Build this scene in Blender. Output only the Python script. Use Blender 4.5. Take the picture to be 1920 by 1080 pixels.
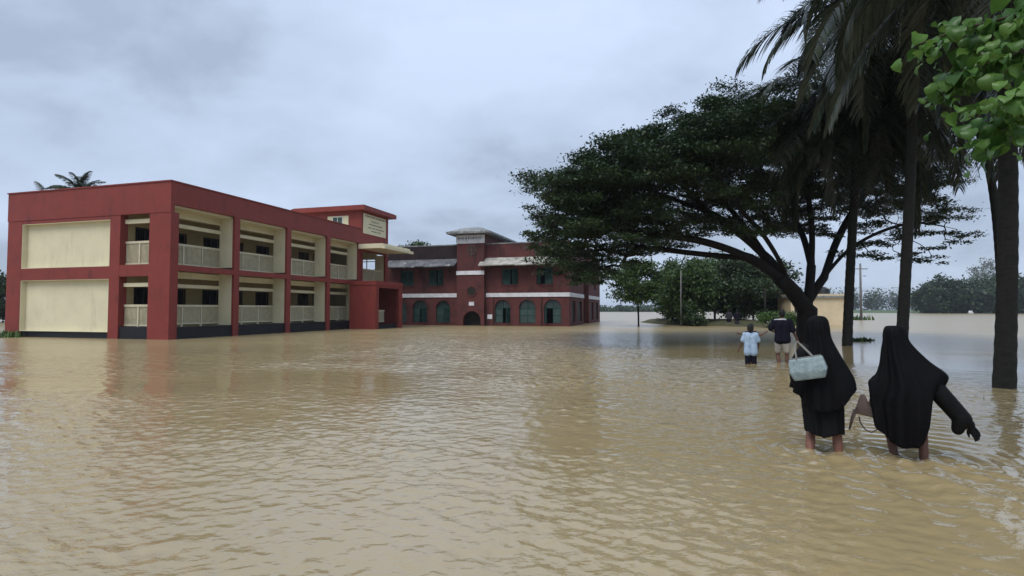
import bpy, bmesh, math, random
import numpy as np
from mathutils import Vector, Matrix
random.seed(7); np.random.seed(7)
for o in list(bpy.data.objects): bpy.data.objects.remove(o)
S = bpy.context.scene
COL = S.collection
R = math.radians

# ------------------------------------------------------------------ camera, sky, sun, exposure
F, CAMH, PITCH = 1050.0, 1.4, math.atan(40 / 1050.0)
cam_d = bpy.data.cameras.new('camera'); cam = bpy.data.objects.new('camera', cam_d); COL.objects.link(cam)
cam.location = (0, 0, CAMH); cam.rotation_euler = (R(90) + PITCH, 0, 0)
cam_d.sensor_width = 36; cam_d.lens = F / 1920 * 36; cam_d.clip_start = .05; cam_d.clip_end = 6000
S.camera = cam
SUN_EL, SUN_AZ = R(58), R(215)          # azimuth clockwise from +Y (view direction)
w = bpy.data.worlds.new('World'); S.world = w; w.use_nodes = True
nt = w.node_tree; nt.nodes.clear()
def nn(t, ty, **kw):
    n = t.nodes.new(ty)
    for k, v in kw.items():
        if hasattr(n, k): setattr(n, k, v)
        else: n.inputs[k].default_value = v
    return n
sky = nn(nt, 'ShaderNodeTexSky', sky_type='NISHITA', sun_disc=False, sun_elevation=SUN_EL, sun_rotation=SUN_AZ)
bg1 = nn(nt, 'ShaderNodeBackground'); bg1.inputs[1].default_value = .09
nt.links.new(sky.outputs[0], bg1.inputs[0])
tc = nn(nt, 'ShaderNodeTexCoord')
sep = nn(nt, 'ShaderNodeSeparateXYZ'); nt.links.new(tc.outputs['Generated'], sep.inputs[0])
def math_n(t, op, a, b=None, clamp=False):
    n = t.nodes.new('ShaderNodeMath'); n.operation = op; n.use_clamp = clamp
    for i, v in enumerate((a, b)):
        if v is None: continue
        if isinstance(v, (int, float)): n.inputs[i].default_value = v
        else: t.links.new(v, n.inputs[i])
    return n.outputs[0]
zc = math_n(nt, 'ADD', math_n(nt, 'MAXIMUM', sep.outputs[2], 0.0), .38)
comb = nn(nt, 'ShaderNodeCombineXYZ')
nt.links.new(math_n(nt, 'DIVIDE', sep.outputs[0], zc), comb.inputs[0])
nt.links.new(math_n(nt, 'DIVIDE', sep.outputs[1], zc), comb.inputs[1])
comb.inputs[2].default_value = 3.3
mp = nn(nt, 'ShaderNodeMapping'); nt.links.new(comb.outputs[0], mp.inputs[0])
mp.inputs['Rotation'].default_value = (0, 0, R(24)); mp.inputs['Scale'].default_value = (.85, 1.0, 1)
n1 = nn(nt, 'ShaderNodeTexNoise', Scale=1.5, Detail=7.0, Roughness=.5, Distortion=.35)
n2 = nn(nt, 'ShaderNodeTexNoise', Scale=4.2, Detail=8.0, Roughness=.55, Distortion=.2)
nt.links.new(mp.outputs[0], n1.inputs[0]); nt.links.new(mp.outputs[0], n2.inputs[0])
cl = math_n(nt, 'ADD', math_n(nt, 'MULTIPLY', n1.outputs[0], .66), math_n(nt, 'MULTIPLY', n2.outputs[0], .34))
ramp = nn(nt, 'ShaderNodeValToRGB'); nt.links.new(cl, ramp.inputs[0])
e = ramp.color_ramp.elements
e[0].position = .395; e[0].color = (.255, .305, .395, 1)
e[1].position = .62; e[1].color = (.395, .468, .60, 1)
m_ = e.new(.49); m_.color = (.332, .398, .512, 1)
bg2 = nn(nt, 'ShaderNodeBackground')
up = math_n(nt, 'MAXIMUM', sep.outputs[2], 0.0)          # overcast sky: brighter overhead than at the horizon
nt.links.new(math_n(nt, 'ADD', math_n(nt, 'MULTIPLY', math_n(nt, 'MULTIPLY', up, up), .75), .96), bg2.inputs[1])
nt.links.new(ramp.outputs[0], bg2.inputs[0])
mx = nn(nt, 'ShaderNodeMixShader'); mx.inputs[0].default_value = .93
out = nn(nt, 'ShaderNodeOutputWorld')
nt.links.new(bg1.outputs[0], mx.inputs[1]); nt.links.new(bg2.outputs[0], mx.inputs[2]); nt.links.new(mx.outputs[0], out.inputs[0])
sl = bpy.data.lights.new('sun', 'SUN'); sl.energy = 1.4; sl.angle = R(35); sl.color = (1, .96, .9)
so = bpy.data.objects.new('sun', sl); COL.objects.link(so)
sd = Vector((math.sin(SUN_AZ) * math.cos(SUN_EL), math.cos(SUN_AZ) * math.cos(SUN_EL), math.sin(SUN_EL)))
so.rotation_euler = sd.to_track_quat('Z', 'Y').to_euler(); so.location = (0, -20, 40)
vs = S.view_settings; vs.view_transform = 'Standard'; vs.look = 'None'; vs.gamma = 1; vs.exposure = 0.68
S.render.engine = 'CYCLES'

# ------------------------------------------------------------------ helpers
def P(px, py, y):
    "world point seen at photo pixel (px, py) at distance y"
    a, b = (px - 960) / F, (540 - py) / F
    dy, dz = math.cos(PITCH) - b * math.sin(PITCH), math.sin(PITCH) + b * math.cos(PITCH)
    s = y / dy
    return Vector((a * s, y, CAMH + dz * s))
def W(px, py):
    "point of the water surface at photo pixel"
    a, b = (px - 960) / F, (540 - py) / F
    dy, dz = math.cos(PITCH) - b * math.sin(PITCH), math.sin(PITCH) + b * math.cos(PITCH)
    s = -CAMH / dz
    return Vector((a * s, dy * s, 0))

def tag(o, label=None, cat=None, group=None, kind=None):
    if label: o['label'] = label
    if cat: o['category'] = cat
    if group: o['group'] = group
    if kind: o['kind'] = kind
    return o
def empty(name, loc=(0, 0, 0), rz=0, **kw):
    o = bpy.data.objects.new(name, None); COL.objects.link(o); o.location = loc; o.rotation_euler = (0, 0, rz)
    o.empty_display_size = .2
    return tag(o, **kw)
def link(name, me, mats, parent=None, smooth=False):
    o = bpy.data.objects.new(name, me); COL.objects.link(o)
    if mats is not None:
        for m in (mats if isinstance(mats, (list, tuple)) else [mats]): me.materials.append(m)
    if smooth: me.polygons.foreach_set('use_smooth', [True] * len(me.polygons))
    if parent: o.parent = parent
    return o
def mesh_np(name, V, Q):
    "mesh from numpy verts (n,3) and an (m,k) index array"
    V = np.asarray(V, dtype=np.float32); Q = np.asarray(Q, dtype=np.int32)
    me = bpy.data.meshes.new(name); k = Q.shape[1]
    me.vertices.add(len(V)); me.vertices.foreach_set('co', V.ravel())
    me.loops.add(Q.size); me.loops.foreach_set('vertex_index', Q.ravel())
    me.polygons.add(len(Q)); me.polygons.foreach_set('loop_start', np.arange(0, Q.size, k, dtype=np.int32))
    me.polygons.foreach_set('loop_total', np.full(len(Q), k, dtype=np.int32))
    me.update(calc_edges=True); me.validate()
    return me

class MB:
    def __init__(s): s.v = []; s.f = []
    def box(s, x0, x1, y0, y1, z0, z1):
        if x0 > x1: x0, x1 = x1, x0
        if y0 > y1: y0, y1 = y1, y0
        n = len(s.v)
        s.v += [(x0,y0,z0),(x1,y0,z0),(x1,y1,z0),(x0,y1,z0),(x0,y0,z1),(x1,y0,z1),(x1,y1,z1),(x0,y1,z1)]
        s.f += [tuple(n + i for i in q) for q in ((3,2,1,0),(4,5,6,7),(0,1,5,4),(1,2,6,5),(2,3,7,6),(3,0,4,7))]
        return s
    def hull(s, bottom, top):
        "prism between two rings with the same count"
        n = len(s.v); k = len(bottom)
        s.v += [tuple(p) for p in bottom] + [tuple(p) for p in top]
        s.f += [tuple(n + i for i in range(k))[::-1], tuple(n + k + i for i in range(k))]
        s.f += [(n + i, n + (i + 1) % k, n + k + (i + 1) % k, n + k + i) for i in range(k)]
        return s
    def tube(s, pts, rad, k=8, cap=True):
        pts = [Vector(p) for p in pts]; n0 = len(s.v)
        if isinstance(rad, (int, float)): rad = [rad] * len(pts)
        up = Vector((.13, .27, 1)).normalized(); prev = None
        for i, p in enumerate(pts):
            t = (pts[min(i + 1, len(pts) - 1)] - pts[max(i - 1, 0)])
            t = t.normalized() if t.length > 1e-9 else Vector((0, 0, 1))
            if prev is None:
                a = t.cross(up);  a = a if a.length > .05 else t.cross(Vector((1, 0, 0)))
            else: a = prev - t * prev.dot(t)
            a.normalize(); prev = a; b = t.cross(a)
            for j in range(k):
                an = 2 * math.pi * j / k
                q = p + (a * math.cos(an) + b * math.sin(an)) * rad[i]; s.v.append((q.x, q.y, q.z))
        for i in range(len(pts) - 1):
            for j in range(k):
                s.f.append((n0 + i*k + j, n0 + i*k + (j+1) % k, n0 + (i+1)*k + (j+1) % k, n0 + (i+1)*k + j))
        if cap:
            s.f.append(tuple(n0 + j for j in range(k))[::-1]); m = n0 + (len(pts)-1)*k
            s.f.append(tuple(m + j for j in range(k)))
        return s
    def ball(s, c, r, nu=12, nv=8):
        rx, ry, rz = (r, r, r) if isinstance(r, (int, float)) else r
        n = len(s.v); s.v.append((c[0], c[1], c[2] - rz))
        for i in range(1, nv):
            a = -math.pi/2 + math.pi * i / nv
            for j in range(nu):
                b = 2*math.pi*j/nu
                s.v.append((c[0] + rx*math.cos(a)*math.cos(b), c[1] + ry*math.cos(a)*math.sin(b), c[2] + rz*math.sin(a)))
        s.v.append((c[0], c[1], c[2] + rz)); top = len(s.v) - 1
        for j in range(nu):
            s.f.append((n, n+1+(j+1) % nu, n+1+j)); m = n+1+(nv-2)*nu
            s.f.append((m+j, m+(j+1) % nu, top))
        for i in range(nv-2):
            for j in range(nu):
                a = n+1+i*nu; s.f.append((a+j, a+(j+1) % nu, a+nu+(j+1) % nu, a+nu+j))
        return s
    def cap(s, p0, r0, p1, r1):
        s.tube([p0, p1], [r0, r1], 12); s.ball(p0, r0); s.ball(p1, r1); return s
    def build(s, name, mat, parent=None, smooth=False, **kw):
        me = bpy.data.meshes.new(name); me.from_pydata(s.v, [], s.f); me.update()
        return tag(link(name, me, mat, parent, smooth), **kw)

def bake(o):
    dg = bpy.context.evaluated_depsgraph_get(); dg.update()
    me = bpy.data.meshes.new_from_object(o.evaluated_get(dg)); o.modifiers.clear(); o.data = me
def organic(mb, name, mat, parent, voxel=.01, smooth=4, **kw):
    o = mb.build(name, mat, None, True, **kw)
    m = o.modifiers.new('r', 'REMESH'); m.mode = 'VOXEL'; m.voxel_size = voxel; m.use_smooth_shade = True
    if smooth:
        m = o.modifiers.new('s', 'SMOOTH'); m.iterations = smooth; m.factor = .5
    bake(o); o.parent = parent
    return o

# ------------------------------------------------------------------ materials
def material(name, col, rough=.7, var=.0, vscale=3.0, vcol=None, stretch=(1, 1, 1), bump=0, bscale=40, spec=.3, stain=None, island=None, detail=6.0):
    m = bpy.data.materials.new(name); m.use_nodes = True; t = m.node_tree
    b = t.nodes['Principled BSDF']; b.inputs['Roughness'].default_value = rough
    b.inputs['Specular IOR Level'].default_value = spec
    c4 = (*col, 1); b.inputs['Base Color'].default_value = c4
    g = t.nodes.new('ShaderNodeNewGeometry'); src = None
    if var or stain:
        mpn = t.nodes.new('ShaderNodeMapping'); mpn.inputs['Scale'].default_value = stretch
        t.links.new(g.outputs['Position'], mpn.inputs[0])
    def mixc(f, a, bcol):
        x = t.nodes.new('ShaderNodeMix'); x.data_type = 'RGBA'
        t.links.new(f, x.inputs[0])
        if isinstance(a, tuple): x.inputs[6].default_value = a
        else: t.links.new(a, x.inputs[6])
        x.inputs[7].default_value = bcol
        return x.outputs[2]
    def rampf(sock, lo, hi):
        r = t.nodes.new('ShaderNodeMapRange'); r.inputs[1].default_value = lo; r.inputs[2].default_value = hi
        t.links.new(sock, r.inputs[0]); return r.outputs[0]
    src = c4
    if var:
        n = nn(t, 'ShaderNodeTexNoise', Scale=vscale, Detail=detail, Roughness=.6)
        t.links.new(mpn.outputs[0], n.inputs[0])
        v2 = vcol if vcol else tuple(c * (1 - var) for c in col)
        src = mixc(rampf(n.outputs[0], .35, .68), src, (*v2, 1))
    if stain:
        sc, scol, lo, hi, st = stain
        mp2 = t.nodes.new('ShaderNodeMapping'); mp2.inputs['Scale'].default_value = st
        t.links.new(g.outputs['Position'], mp2.inputs[0])
        n = nn(t, 'ShaderNodeTexNoise', Scale=sc, Detail=8.0, Roughness=.65); t.links.new(mp2.outputs[0], n.inputs[0])
        src = mixc(rampf(n.outputs[0], lo, hi), src, (*scol, 1))
    if island:
        r = rampf(g.outputs['Random Per Island'], 0, 1); src = mixc(r, src, (*island, 1))
    if not isinstance(src, tuple): t.links.new(src, b.inputs['Base Color'])
    if bump:
        n = nn(t, 'ShaderNodeTexNoise', Scale=bscale, Detail=4.0)
        t.links.new(g.outputs['Position'], n.inputs[0])
        bn = t.nodes.new('ShaderNodeBump'); bn.inputs['Strength'].default_value = bump; bn.inputs['Distance'].default_value = .02
        t.links.new(n.outputs[0], bn.inputs['Height']); t.links.new(bn.outputs[0], b.inputs['Normal'])
    return m
def leafmat(name, col, col2, trans=.25, rough=.5):
    m = material(name, col, rough, island=col2, spec=.35)
    t = m.node_tree; b = t.nodes['Principled BSDF']; o = t.nodes['Material Output']
    tr = t.nodes.new('ShaderNodeBsdfTranslucent'); mxs = t.nodes.new('ShaderNodeMixShader'); mxs.inputs[0].default_value = trans
    t.links.new(b.inputs['Base Color'].links[0].from_socket, tr.inputs[0])
    t.links.new(b.outputs[0], mxs.inputs[1]); t.links.new(tr.outputs[0], mxs.inputs[2]); t.links.new(mxs.outputs[0], o.inputs[0])
    return m
M = dict(
    red=material('red_paint', (.215, .039, .030), .62, .16, 1.4, stain=(2.2, (.085, .022, .024), .56, .8, (1.5, 1.5, .35)), bump=.12, bscale=25),
    cream=material('cream_paint', (.67, .615, .42), .7, .10, 1.2, stain=(1.6, (.40, .37, .25), .58, .88, (2.2, 2.2, .3)), bump=.1, bscale=25),
    black=material('black_plinth_paint', (.012, .013, .017), .55, .4, 2.0),
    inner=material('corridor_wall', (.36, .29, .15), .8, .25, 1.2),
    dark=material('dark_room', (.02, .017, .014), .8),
    grille=material('window_grille', (.03, .025, .02), .5),
    rail=material('railing_paint', (.58, .53, .38), .55, .2, 3.0),
    railpanel=material('railing_bars', (.52, .47, .32), .6, .25, 4.0),
    oldred=material('old_brick_red_wash', (.118, .034, .030), .8, .45, 1.1, vcol=(.072, .024, .023), stain=(.9, (.028, .014, .014), .54, .74, (1.2, 1.2, .45)), bump=.25, bscale=14),
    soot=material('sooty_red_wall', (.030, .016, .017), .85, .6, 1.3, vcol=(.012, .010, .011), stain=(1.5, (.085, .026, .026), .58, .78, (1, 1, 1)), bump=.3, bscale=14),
    white=material('white_band_paint', (.72, .72, .74), .7, .25, 2.5, stain=(3, (.2, .17, .15), .62, .8, (1, 1, 1))),
    tin=material('weathered_awning', (.17, .17, .175), .8, .8, 1.6, vcol=(.045, .047, .055), stain=(1.4, (.48, .47, .45), .56, .70, (1, 1, 1)), bump=.3, bscale=12),
    tinlight=material('pale_awning', (.47, .45, .40), .8, .6, 2.0, vcol=(.20, .19, .17), stain=(5, (.08, .07, .06), .62, .78, (1, 1, 1)), bump=.3, bscale=12),
    conc=material('grey_concrete', (.27, .28, .27), .85, .6, 2.2, vcol=(.10, .105, .11), stain=(4, (.45, .45, .43), .56, .72, (1, 1, 1)), bump=.3, bscale=15),
    green=material('green_shutter_paint', (.024, .070, .058), .55, .5, 3.0, vcol=(.012, .034, .030)),
    glass=material('dim_window_glass', (.05, .075, .07), .15, .3, 2.0),
    text=material('sign_lettering', (.09, .10, .085), .7),
    textgrey=material('faded_lettering', (.20, .21, .24), .8),
    emblem=material('stone_emblem', (.095, .075, .062), .85, .4, 6.0),
    bark=material('rain_tree_bark', (.018, .015, .013), .9, .4, 5.0, bump=.6, bscale=18),
    palmbark=material('palm_bark', (.022, .020, .017), .9, .5, 6.0, vcol=(.009, .010, .007), stretch=(1, 1, 3), bump=.6, bscale=22),
    twig=material('twig_bark', (.07, .055, .035), .8, .3, 8.0),
    rain_leaf=leafmat('rain_tree_leaf', (.016, .032, .012), (.040, .070, .022), .2),
    mid_leaf=leafmat('mid_tree_leaf', (.020, .042, .012), (.075, .13, .028), .25),
    dark_leaf=leafmat('dark_tree_leaf', (.012, .022, .009), (.048, .080, .022), .2),
    far_leaf=leafmat('far_tree_leaf', (.020, .040, .018), (.052, .085, .030), .2),
    pale_leaf=leafmat('pale_tree_leaf', (.13, .15, .125), (.24, .26, .23), .2),
    grass=leafmat('grass_blade', (.03, .07, .015), (.09, .16, .03), .25),
    frond=leafmat('palm_leaflet', (.016, .024, .015), (.075, .090, .058), .2, .30),
    frond_far=leafmat('far_palm_leaflet', (.06, .085, .06), (.10, .13, .09), .2, .5),
    rachis=material('palm_rachis', (.06, .06, .03), .6),
    big_leaf=leafmat('broad_leaf', (.032, .095, .018), (.12, .235, .042), .35, .36), big_leaf_small=leafmat('broad_leaf_small', (.04, .11, .022), (.12, .23, .045), .3, .4),
    cloth=material('black_cloth', (.0046, .0046, .0056), .74, .4, 6.0, spec=.10, bump=.35, bscale=30),
    cloth2=material('black_abaya', (.0075, .0077, .0085), .7, .4, 8.0, spec=.14, bump=.35, bscale=26),
    skin=material('brown_skin', (.24, .11, .075), .5, .25, 12.0),
    skind=material('dark_brown_skin', (.13, .062, .042), .5, .25, 12.0),
    hair=material('black_hair', (.008, .007, .007), .6),
    bag=material('pale_teal_bag', (.27, .34, .35), .5, .4, 22.0, vcol=(.17, .22, .23), bump=.3, bscale=50),
    strap=material('bag_strap', (.22, .22, .20), .5),
    brownbag=material('brown_grey_bag', (.17, .125, .115), .6, .3, 10.0),
    bluecloth=material('pale_blue_cloth', (.40, .52, .66), .85, .35, 14.0, vcol=(.24, .33, .44)),
    navy=material('navy_cloth', (.010, .010, .018), .9, spec=.1),
    beige=material('beige_shorts', (.42, .38, .33), .85, .3, 12.0),
    whitecloth=material('white_cloth', (.65, .65, .66), .85),
    maroon=material('dark_maroon_cloth', (.035, .018, .020), .9),
    greycloth=material('dark_grey_cloth', (.03, .03, .035), .9),
    tan=material('tan_hut_wall', (.66, .54, .36), .8, .15, 1.2, bump=.1),
    tank=material('black_tank', (.012, .012, .014), .5),
    pole=material('pole_concrete', (.16, .155, .15), .85, .3, 3.0),
    earth=material('muddy_bank', (.085, .070, .036), .95, .5, 1.5, vcol=(.03, .045, .016), bump=.5, bscale=6),
    bed=material('mud_bed', (.20, .15, .08), .95, .3, .5),
    far_land=material('far_green_land', (.09, .13, .06), .95, .5, .05, vcol=(.05, .08, .04)),
    eye=material('eye_dark', (.01, .01, .01), .2), foam=material('white_paint', (.75, .76, .78), .6),
)

# ------------------------------------------------------------------ ground and flood water
g = MB().box(-2500, 2500, -900, 3500, -1.2, -.30).build('ground', M['bed'], kind='structure')

def make_water():
    fine = np.linspace(-R(50), R(50), 640)
    coarse_l = np.linspace(-math.pi, -R(50), 60)[:-1]; coarse_r = np.linspace(R(50), math.pi, 60)[1:-1]
    ang = np.concatenate([coarse_l, fine, coarse_r])
    rad = [.35]
    while rad[-1] < 90: rad.append(rad[-1] * (1.005 if rad[-1] > 1.8 else 1.03))
    while rad[-1] < 2400: rad.append(rad[-1] * 1.12)
    rad = np.array(rad)
    A, Rr = np.meshgrid(ang, rad)
    X = (np.sin(A) * Rr); Y = (np.cos(A) * Rr)
    # wind-ruffled and sheltered patches of the surface
    rng = np.random.RandomState(3)
    def patch(sx, sy, n, seed):
        r = np.random.RandomState(seed); o = np.zeros_like(X)
        for i in range(n):
            kx, ky, ph = r.normal() / sx, r.normal() / sy, r.uniform(0, 6.28)
            o += np.sin(X * kx + Y * ky + ph)
        return o / math.sqrt(n / 2)
    chop = 1.0 + .34 * patch(6, 3.5, 14, 11) + .20 * patch(1.6, 1.0, 14, 12)
    # lee of the two buildings
    def sstep(a, b, v): t = np.clip((v - a) / (b - a), 0, 1); return t * t * (3 - 2 * t)
    vx, vy = X + 15.8, Y - 25.8
    lx = vx * .959 - vy * .283; ly = vx * .283 + vy * .959
    dist = np.maximum(np.maximum(lx, -ly), 0)
    lee = 1 - sstep(3.0, 9.0, dist + 1.2 * patch(3, 2, 10, 21))
    lee = lee * (lx > -14)
    chop *= 1 - .55 * np.clip(lee, 0, 1)
    chop *= 1 - .60 * sstep(7.2, 9.0, X - .10 * (Y - 6) + .4 * patch(3, 3, 8, 22)) * sstep(6.5, 10, Y)   # still water beyond the palms
    chop *= 1 - .72 * sstep(2, 4.5, X - .05 * Y) * sstep(13, 20, Y + 1.5 * patch(4, 3, 8, 25))
    chop *= 1 - .35 * sstep(.8, 3.0, X) * (1 - sstep(12, 20, Y))
    chop *= 1 - .25 * sstep(38, 60, Y)
    chop = np.clip(chop, .07, 1.6)
    Z = np.zeros_like(X)
    for n, lam0, lam1, slope, dirs, seed in ((34, .055, .13, .100, (60, 130), 1), (36, .11, .28, .150, (55, 124), 2), (18, .28, .75, .050, (68, 118), 3)):
        r = np.random.RandomState(seed)
        for i in range(n):
            lam = math.exp(r.uniform(math.log(lam0), math.log(lam1)))
            th = R(r.choice(dirs) + r.normal() * 24); k = 2 * math.pi / lam
            amp = slope / k * math.sqrt(2.0 / n) * r.uniform(.6, 1.4)
            ph = (X * math.cos(th) + Y * math.sin(th)) * k + r.uniform(0, 6.28)
            ph = ph + .9 * np.sin(X * .9 * math.sin(th * 3 + i) + Y * .8 * math.cos(i) + i)
            fade = 1 - sstep(lam * 55, lam * 120, Rr)
            s_ = np.sin(ph)
            Z += amp * fade * (s_ + .35 * (s_ * s_ - .5))
    Z *= chop
    # wakes round wading legs
    for (cx, cy, a, hx) in WADERS:
        dx, dy = X - cx, Y - cy; rr = np.sqrt(dx * dx + dy * dy) + 1e-6
        th = np.arctan2(dx, -dy)
        Z += a * .010 * np.exp(-rr / .6) * np.cos(rr * 26 - 1) * (rr > .03)
        turb = np.exp(-((rr / .6) ** 2))
        for i in range(14):
            t_ = rng.uniform(0, 6.28); kk = rng.uniform(30, 85)
            Z += a * turb * (.06 / kk / 2) * np.sin(dx * kk * math.cos(t_) + dy * kk * math.sin(t_) + rng.uniform(0, 6.28))
        back = np.where(dy < 0, 1.0, 0.0) * np.exp(-(-dy) / 2.2) * (1 - np.exp(-rr / .25))
        for sgn, sl in ((1, hx), (-1, hx * .9)):
            for q in range(3):
                off = dx - sgn * (-dy) * sl * (1 - .17 * q)
                wdt = .05 + .035 * (-dy)
                Z += a * back * .016 * np.exp(-(off / wdt) ** 2) * (1 - .25 * q)
    V = np.stack([X, Y, Z], -1).reshape(-1, 3)
    nr, na = X.shape
    i = np.arange(nr - 1)[:, None] * na; j = np.arange(na)[None, :]; j2 = (j + 1) % na
    Q = np.stack([i + j, i + na + j, i + na + j2, i + j2], -1).reshape(-1, 4)[:, ::-1]
    # centre fan
    V = np.vstack([V, [[0, 0, 0]]])
    me = mesh_np('flood_water', V, Q)
    at = me.attributes.new('chop', 'FLOAT', 'POINT'); at.data.foreach_set('value', np.append(chop.ravel(), 1).astype(np.float32))
    at = me.attributes.new('spread', 'FLOAT', 'POINT')      # waves too small for the mesh at this distance widen the gloss
    at.data.foreach_set('value', np.append((.035 + .24 * sstep(7, 42, Rr)).ravel(), .07).astype(np.float32))
    m = bpy.data.materials.new('muddy_flood_water'); m.use_nodes = True; t = m.node_tree; b = t.nodes['Principled BSDF']
    b.inputs['Roughness'].default_value = .07; b.inputs['IOR'].default_value = 1.65
    b.inputs['Specular IOR Level'].default_value = .6
    gm = t.nodes.new('ShaderNodeNewGeometry'); a = t.nodes.new('ShaderNodeAttribute'); a.attribute_name = 'chop'
    a2 = t.nodes.new('ShaderNodeAttribute'); a2.attribute_name = 'spread'; t.links.new(a2.outputs['Fac'], b.inputs['Roughness'])
    ns = nn(t, 'ShaderNodeTexNoise', Scale=.16, Detail=6.0, Roughness=.6); t.links.new(gm.outputs['Position'], ns.inputs[0])
    mxc = t.nodes.new('ShaderNodeMix'); mxc.data_type = 'RGBA'; t.links.new(ns.outputs[0], mxc.inputs[0])
    mxc.inputs[6].default_value = (.355, .275, .145, 1); mxc.inputs[7].default_value = (.260, .200, .098, 1)
    t.links.new(mxc.outputs[2], b.inputs['Base Color'])
    def noise(scale, rot, sx, sy, det):
        mpn = t.nodes.new('ShaderNodeMapping'); mpn.inputs['Rotation'].default_value = (0, 0, R(rot)); mpn.inputs['Scale'].default_value = (sx, sy, 1)
        t.links.new(gm.outputs['Position'], mpn.inputs[0])
        n = nn(t, 'ShaderNodeTexNoise', Scale=scale, Detail=det, Roughness=.55, Distortion=.3); t.links.new(mpn.outputs[0], n.inputs[0]); return n.outputs[0]
    h = math_n(t, 'ADD', math_n(t, 'MULTIPLY', noise(6.5, -18, .8, 1.2, 3.0), .36), math_n(t, 'MULTIPLY', noise(17, 25, .85, 1.15, 3.0), .13))
    h = math_n(t, 'ADD', h, math_n(t, 'MULTIPLY', noise(2.2, -10, .85, 1.1, 2.0), .62))
    h = math_n(t, 'MULTIPLY', h, a.outputs['Fac'])
    bn = t.nodes.new('ShaderNodeBump'); bn.inputs['Strength'].default_value = 1; bn.inputs['Distance'].default_value = .06
    t.links.new(h, bn.inputs['Height']); t.links.new(bn.outputs[0], b.inputs['Normal'])
    o = link('flood_water', me, m, None, True); tag(o, kind='structure')
LW, RW = Vector((3.09, 5.6, -.25)), Vector((3.735, 5.38, -.25))
def leg(root, ang, x, y=0): q = Matrix.Rotation(ang, 3, 'Z') @ Vector((x, y, 0)); return root.x + q.x, root.y + q.y
WADERS = [(*leg(LW, -R(28.9), -.12, -.05), 1, .42), (*leg(LW, -R(28.9), .125, -.04), 1, .3), (*leg(RW, -R(35.2), -.06, -.02), 1, .40), (*leg(RW, -R(35.2), .14, -.03), 1.2, .55),
          (6.4, 14.4, .6, .35), (7.2, 14.9, .6, .35)]
make_water()

# ------------------------------------------------------------------ school building (two storeys, red and cream)
ROT = -math.atan2(.283, .959)
def wall_x(mb, x0, x1, a0, a1, z0, z1, holes):
    "wall in a plane of constant x, from y=a0..a1, with rectangular holes (y0,y1,z0,z1)"
    ys = sorted({a0, a1, *[h[0] for h in holes], *[h[1] for h in holes]}); zs = sorted({z0, z1, *[h[2] for h in holes], *[h[3] for h in holes]})
    for i in range(len(ys) - 1):
        run = None
        for k in range(len(zs) - 1):
            cy, cz = (ys[i] + ys[i+1]) / 2, (zs[k] + zs[k+1]) / 2
            solid = not any(h[0] < cy < h[1] and h[2] < cz < h[3] for h in holes)
            if solid: run = (run[0], zs[k+1]) if run else (zs[k], zs[k+1])
            if (not solid or k == len(zs) - 2) and run:
                mb.box(x0, x1, ys[i], ys[i+1], run[0], run[1]); run = None
    return mb
def wall_y(mb, y0, y1, a0, a1, z0, z1, holes):
    t = MB(); wall_x(t, y0, y1, a0, a1, z0, z1, holes); n = len(mb.v)
    mb.v += [(v[1], v[0], v[2]) for v in t.v]; mb.f += [tuple(n + i for i in f)[::-1] for f in t.f]
    return mb

def railing(parent, a0, a1, z0, z1, fixed, along):
    "railing between a0..a1 at height z0..z1; along 'y' (fixed x) or 'x' (fixed y)"
    def bx(m, s0, s1, t, q0, q1):
        if along == 'y': m.box(fixed - t, fixed + t, s0, s1, q0, q1)
        else: m.box(s0, s1, fixed - t, fixed + t, q0, q1)
    root = MB(); bx(root, a0, a1, .045, z1 - .11, z1)
    rt = root.build('railing', M['rail'], parent)
    lo = MB(); bx(lo, a0, a1, .03, z0, z0 + .07); lo.build('lower_rail', M['rail'], rt)
    n = max(2, round((a1 - a0) / 1.3)); step = (a1 - a0) / n
    for i in range(1, n):
        p = MB(); bx(p, a0 + i*step - .035, a0 + i*step + .035, .055, z0 - .12, z1 - .113); p.build('post', M['rail'], rt)
    b = MB(); k = int((a1 - a0) / .075)
    for i in range(k):
        c = a0 + (i + .5) * (a1 - a0) / k; bx(b, c - .021, c + .021, .012, z0 + .072, z1 - .113)
    b.build('baluster', M['railpanel'], rt, kind='stuff')

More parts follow.
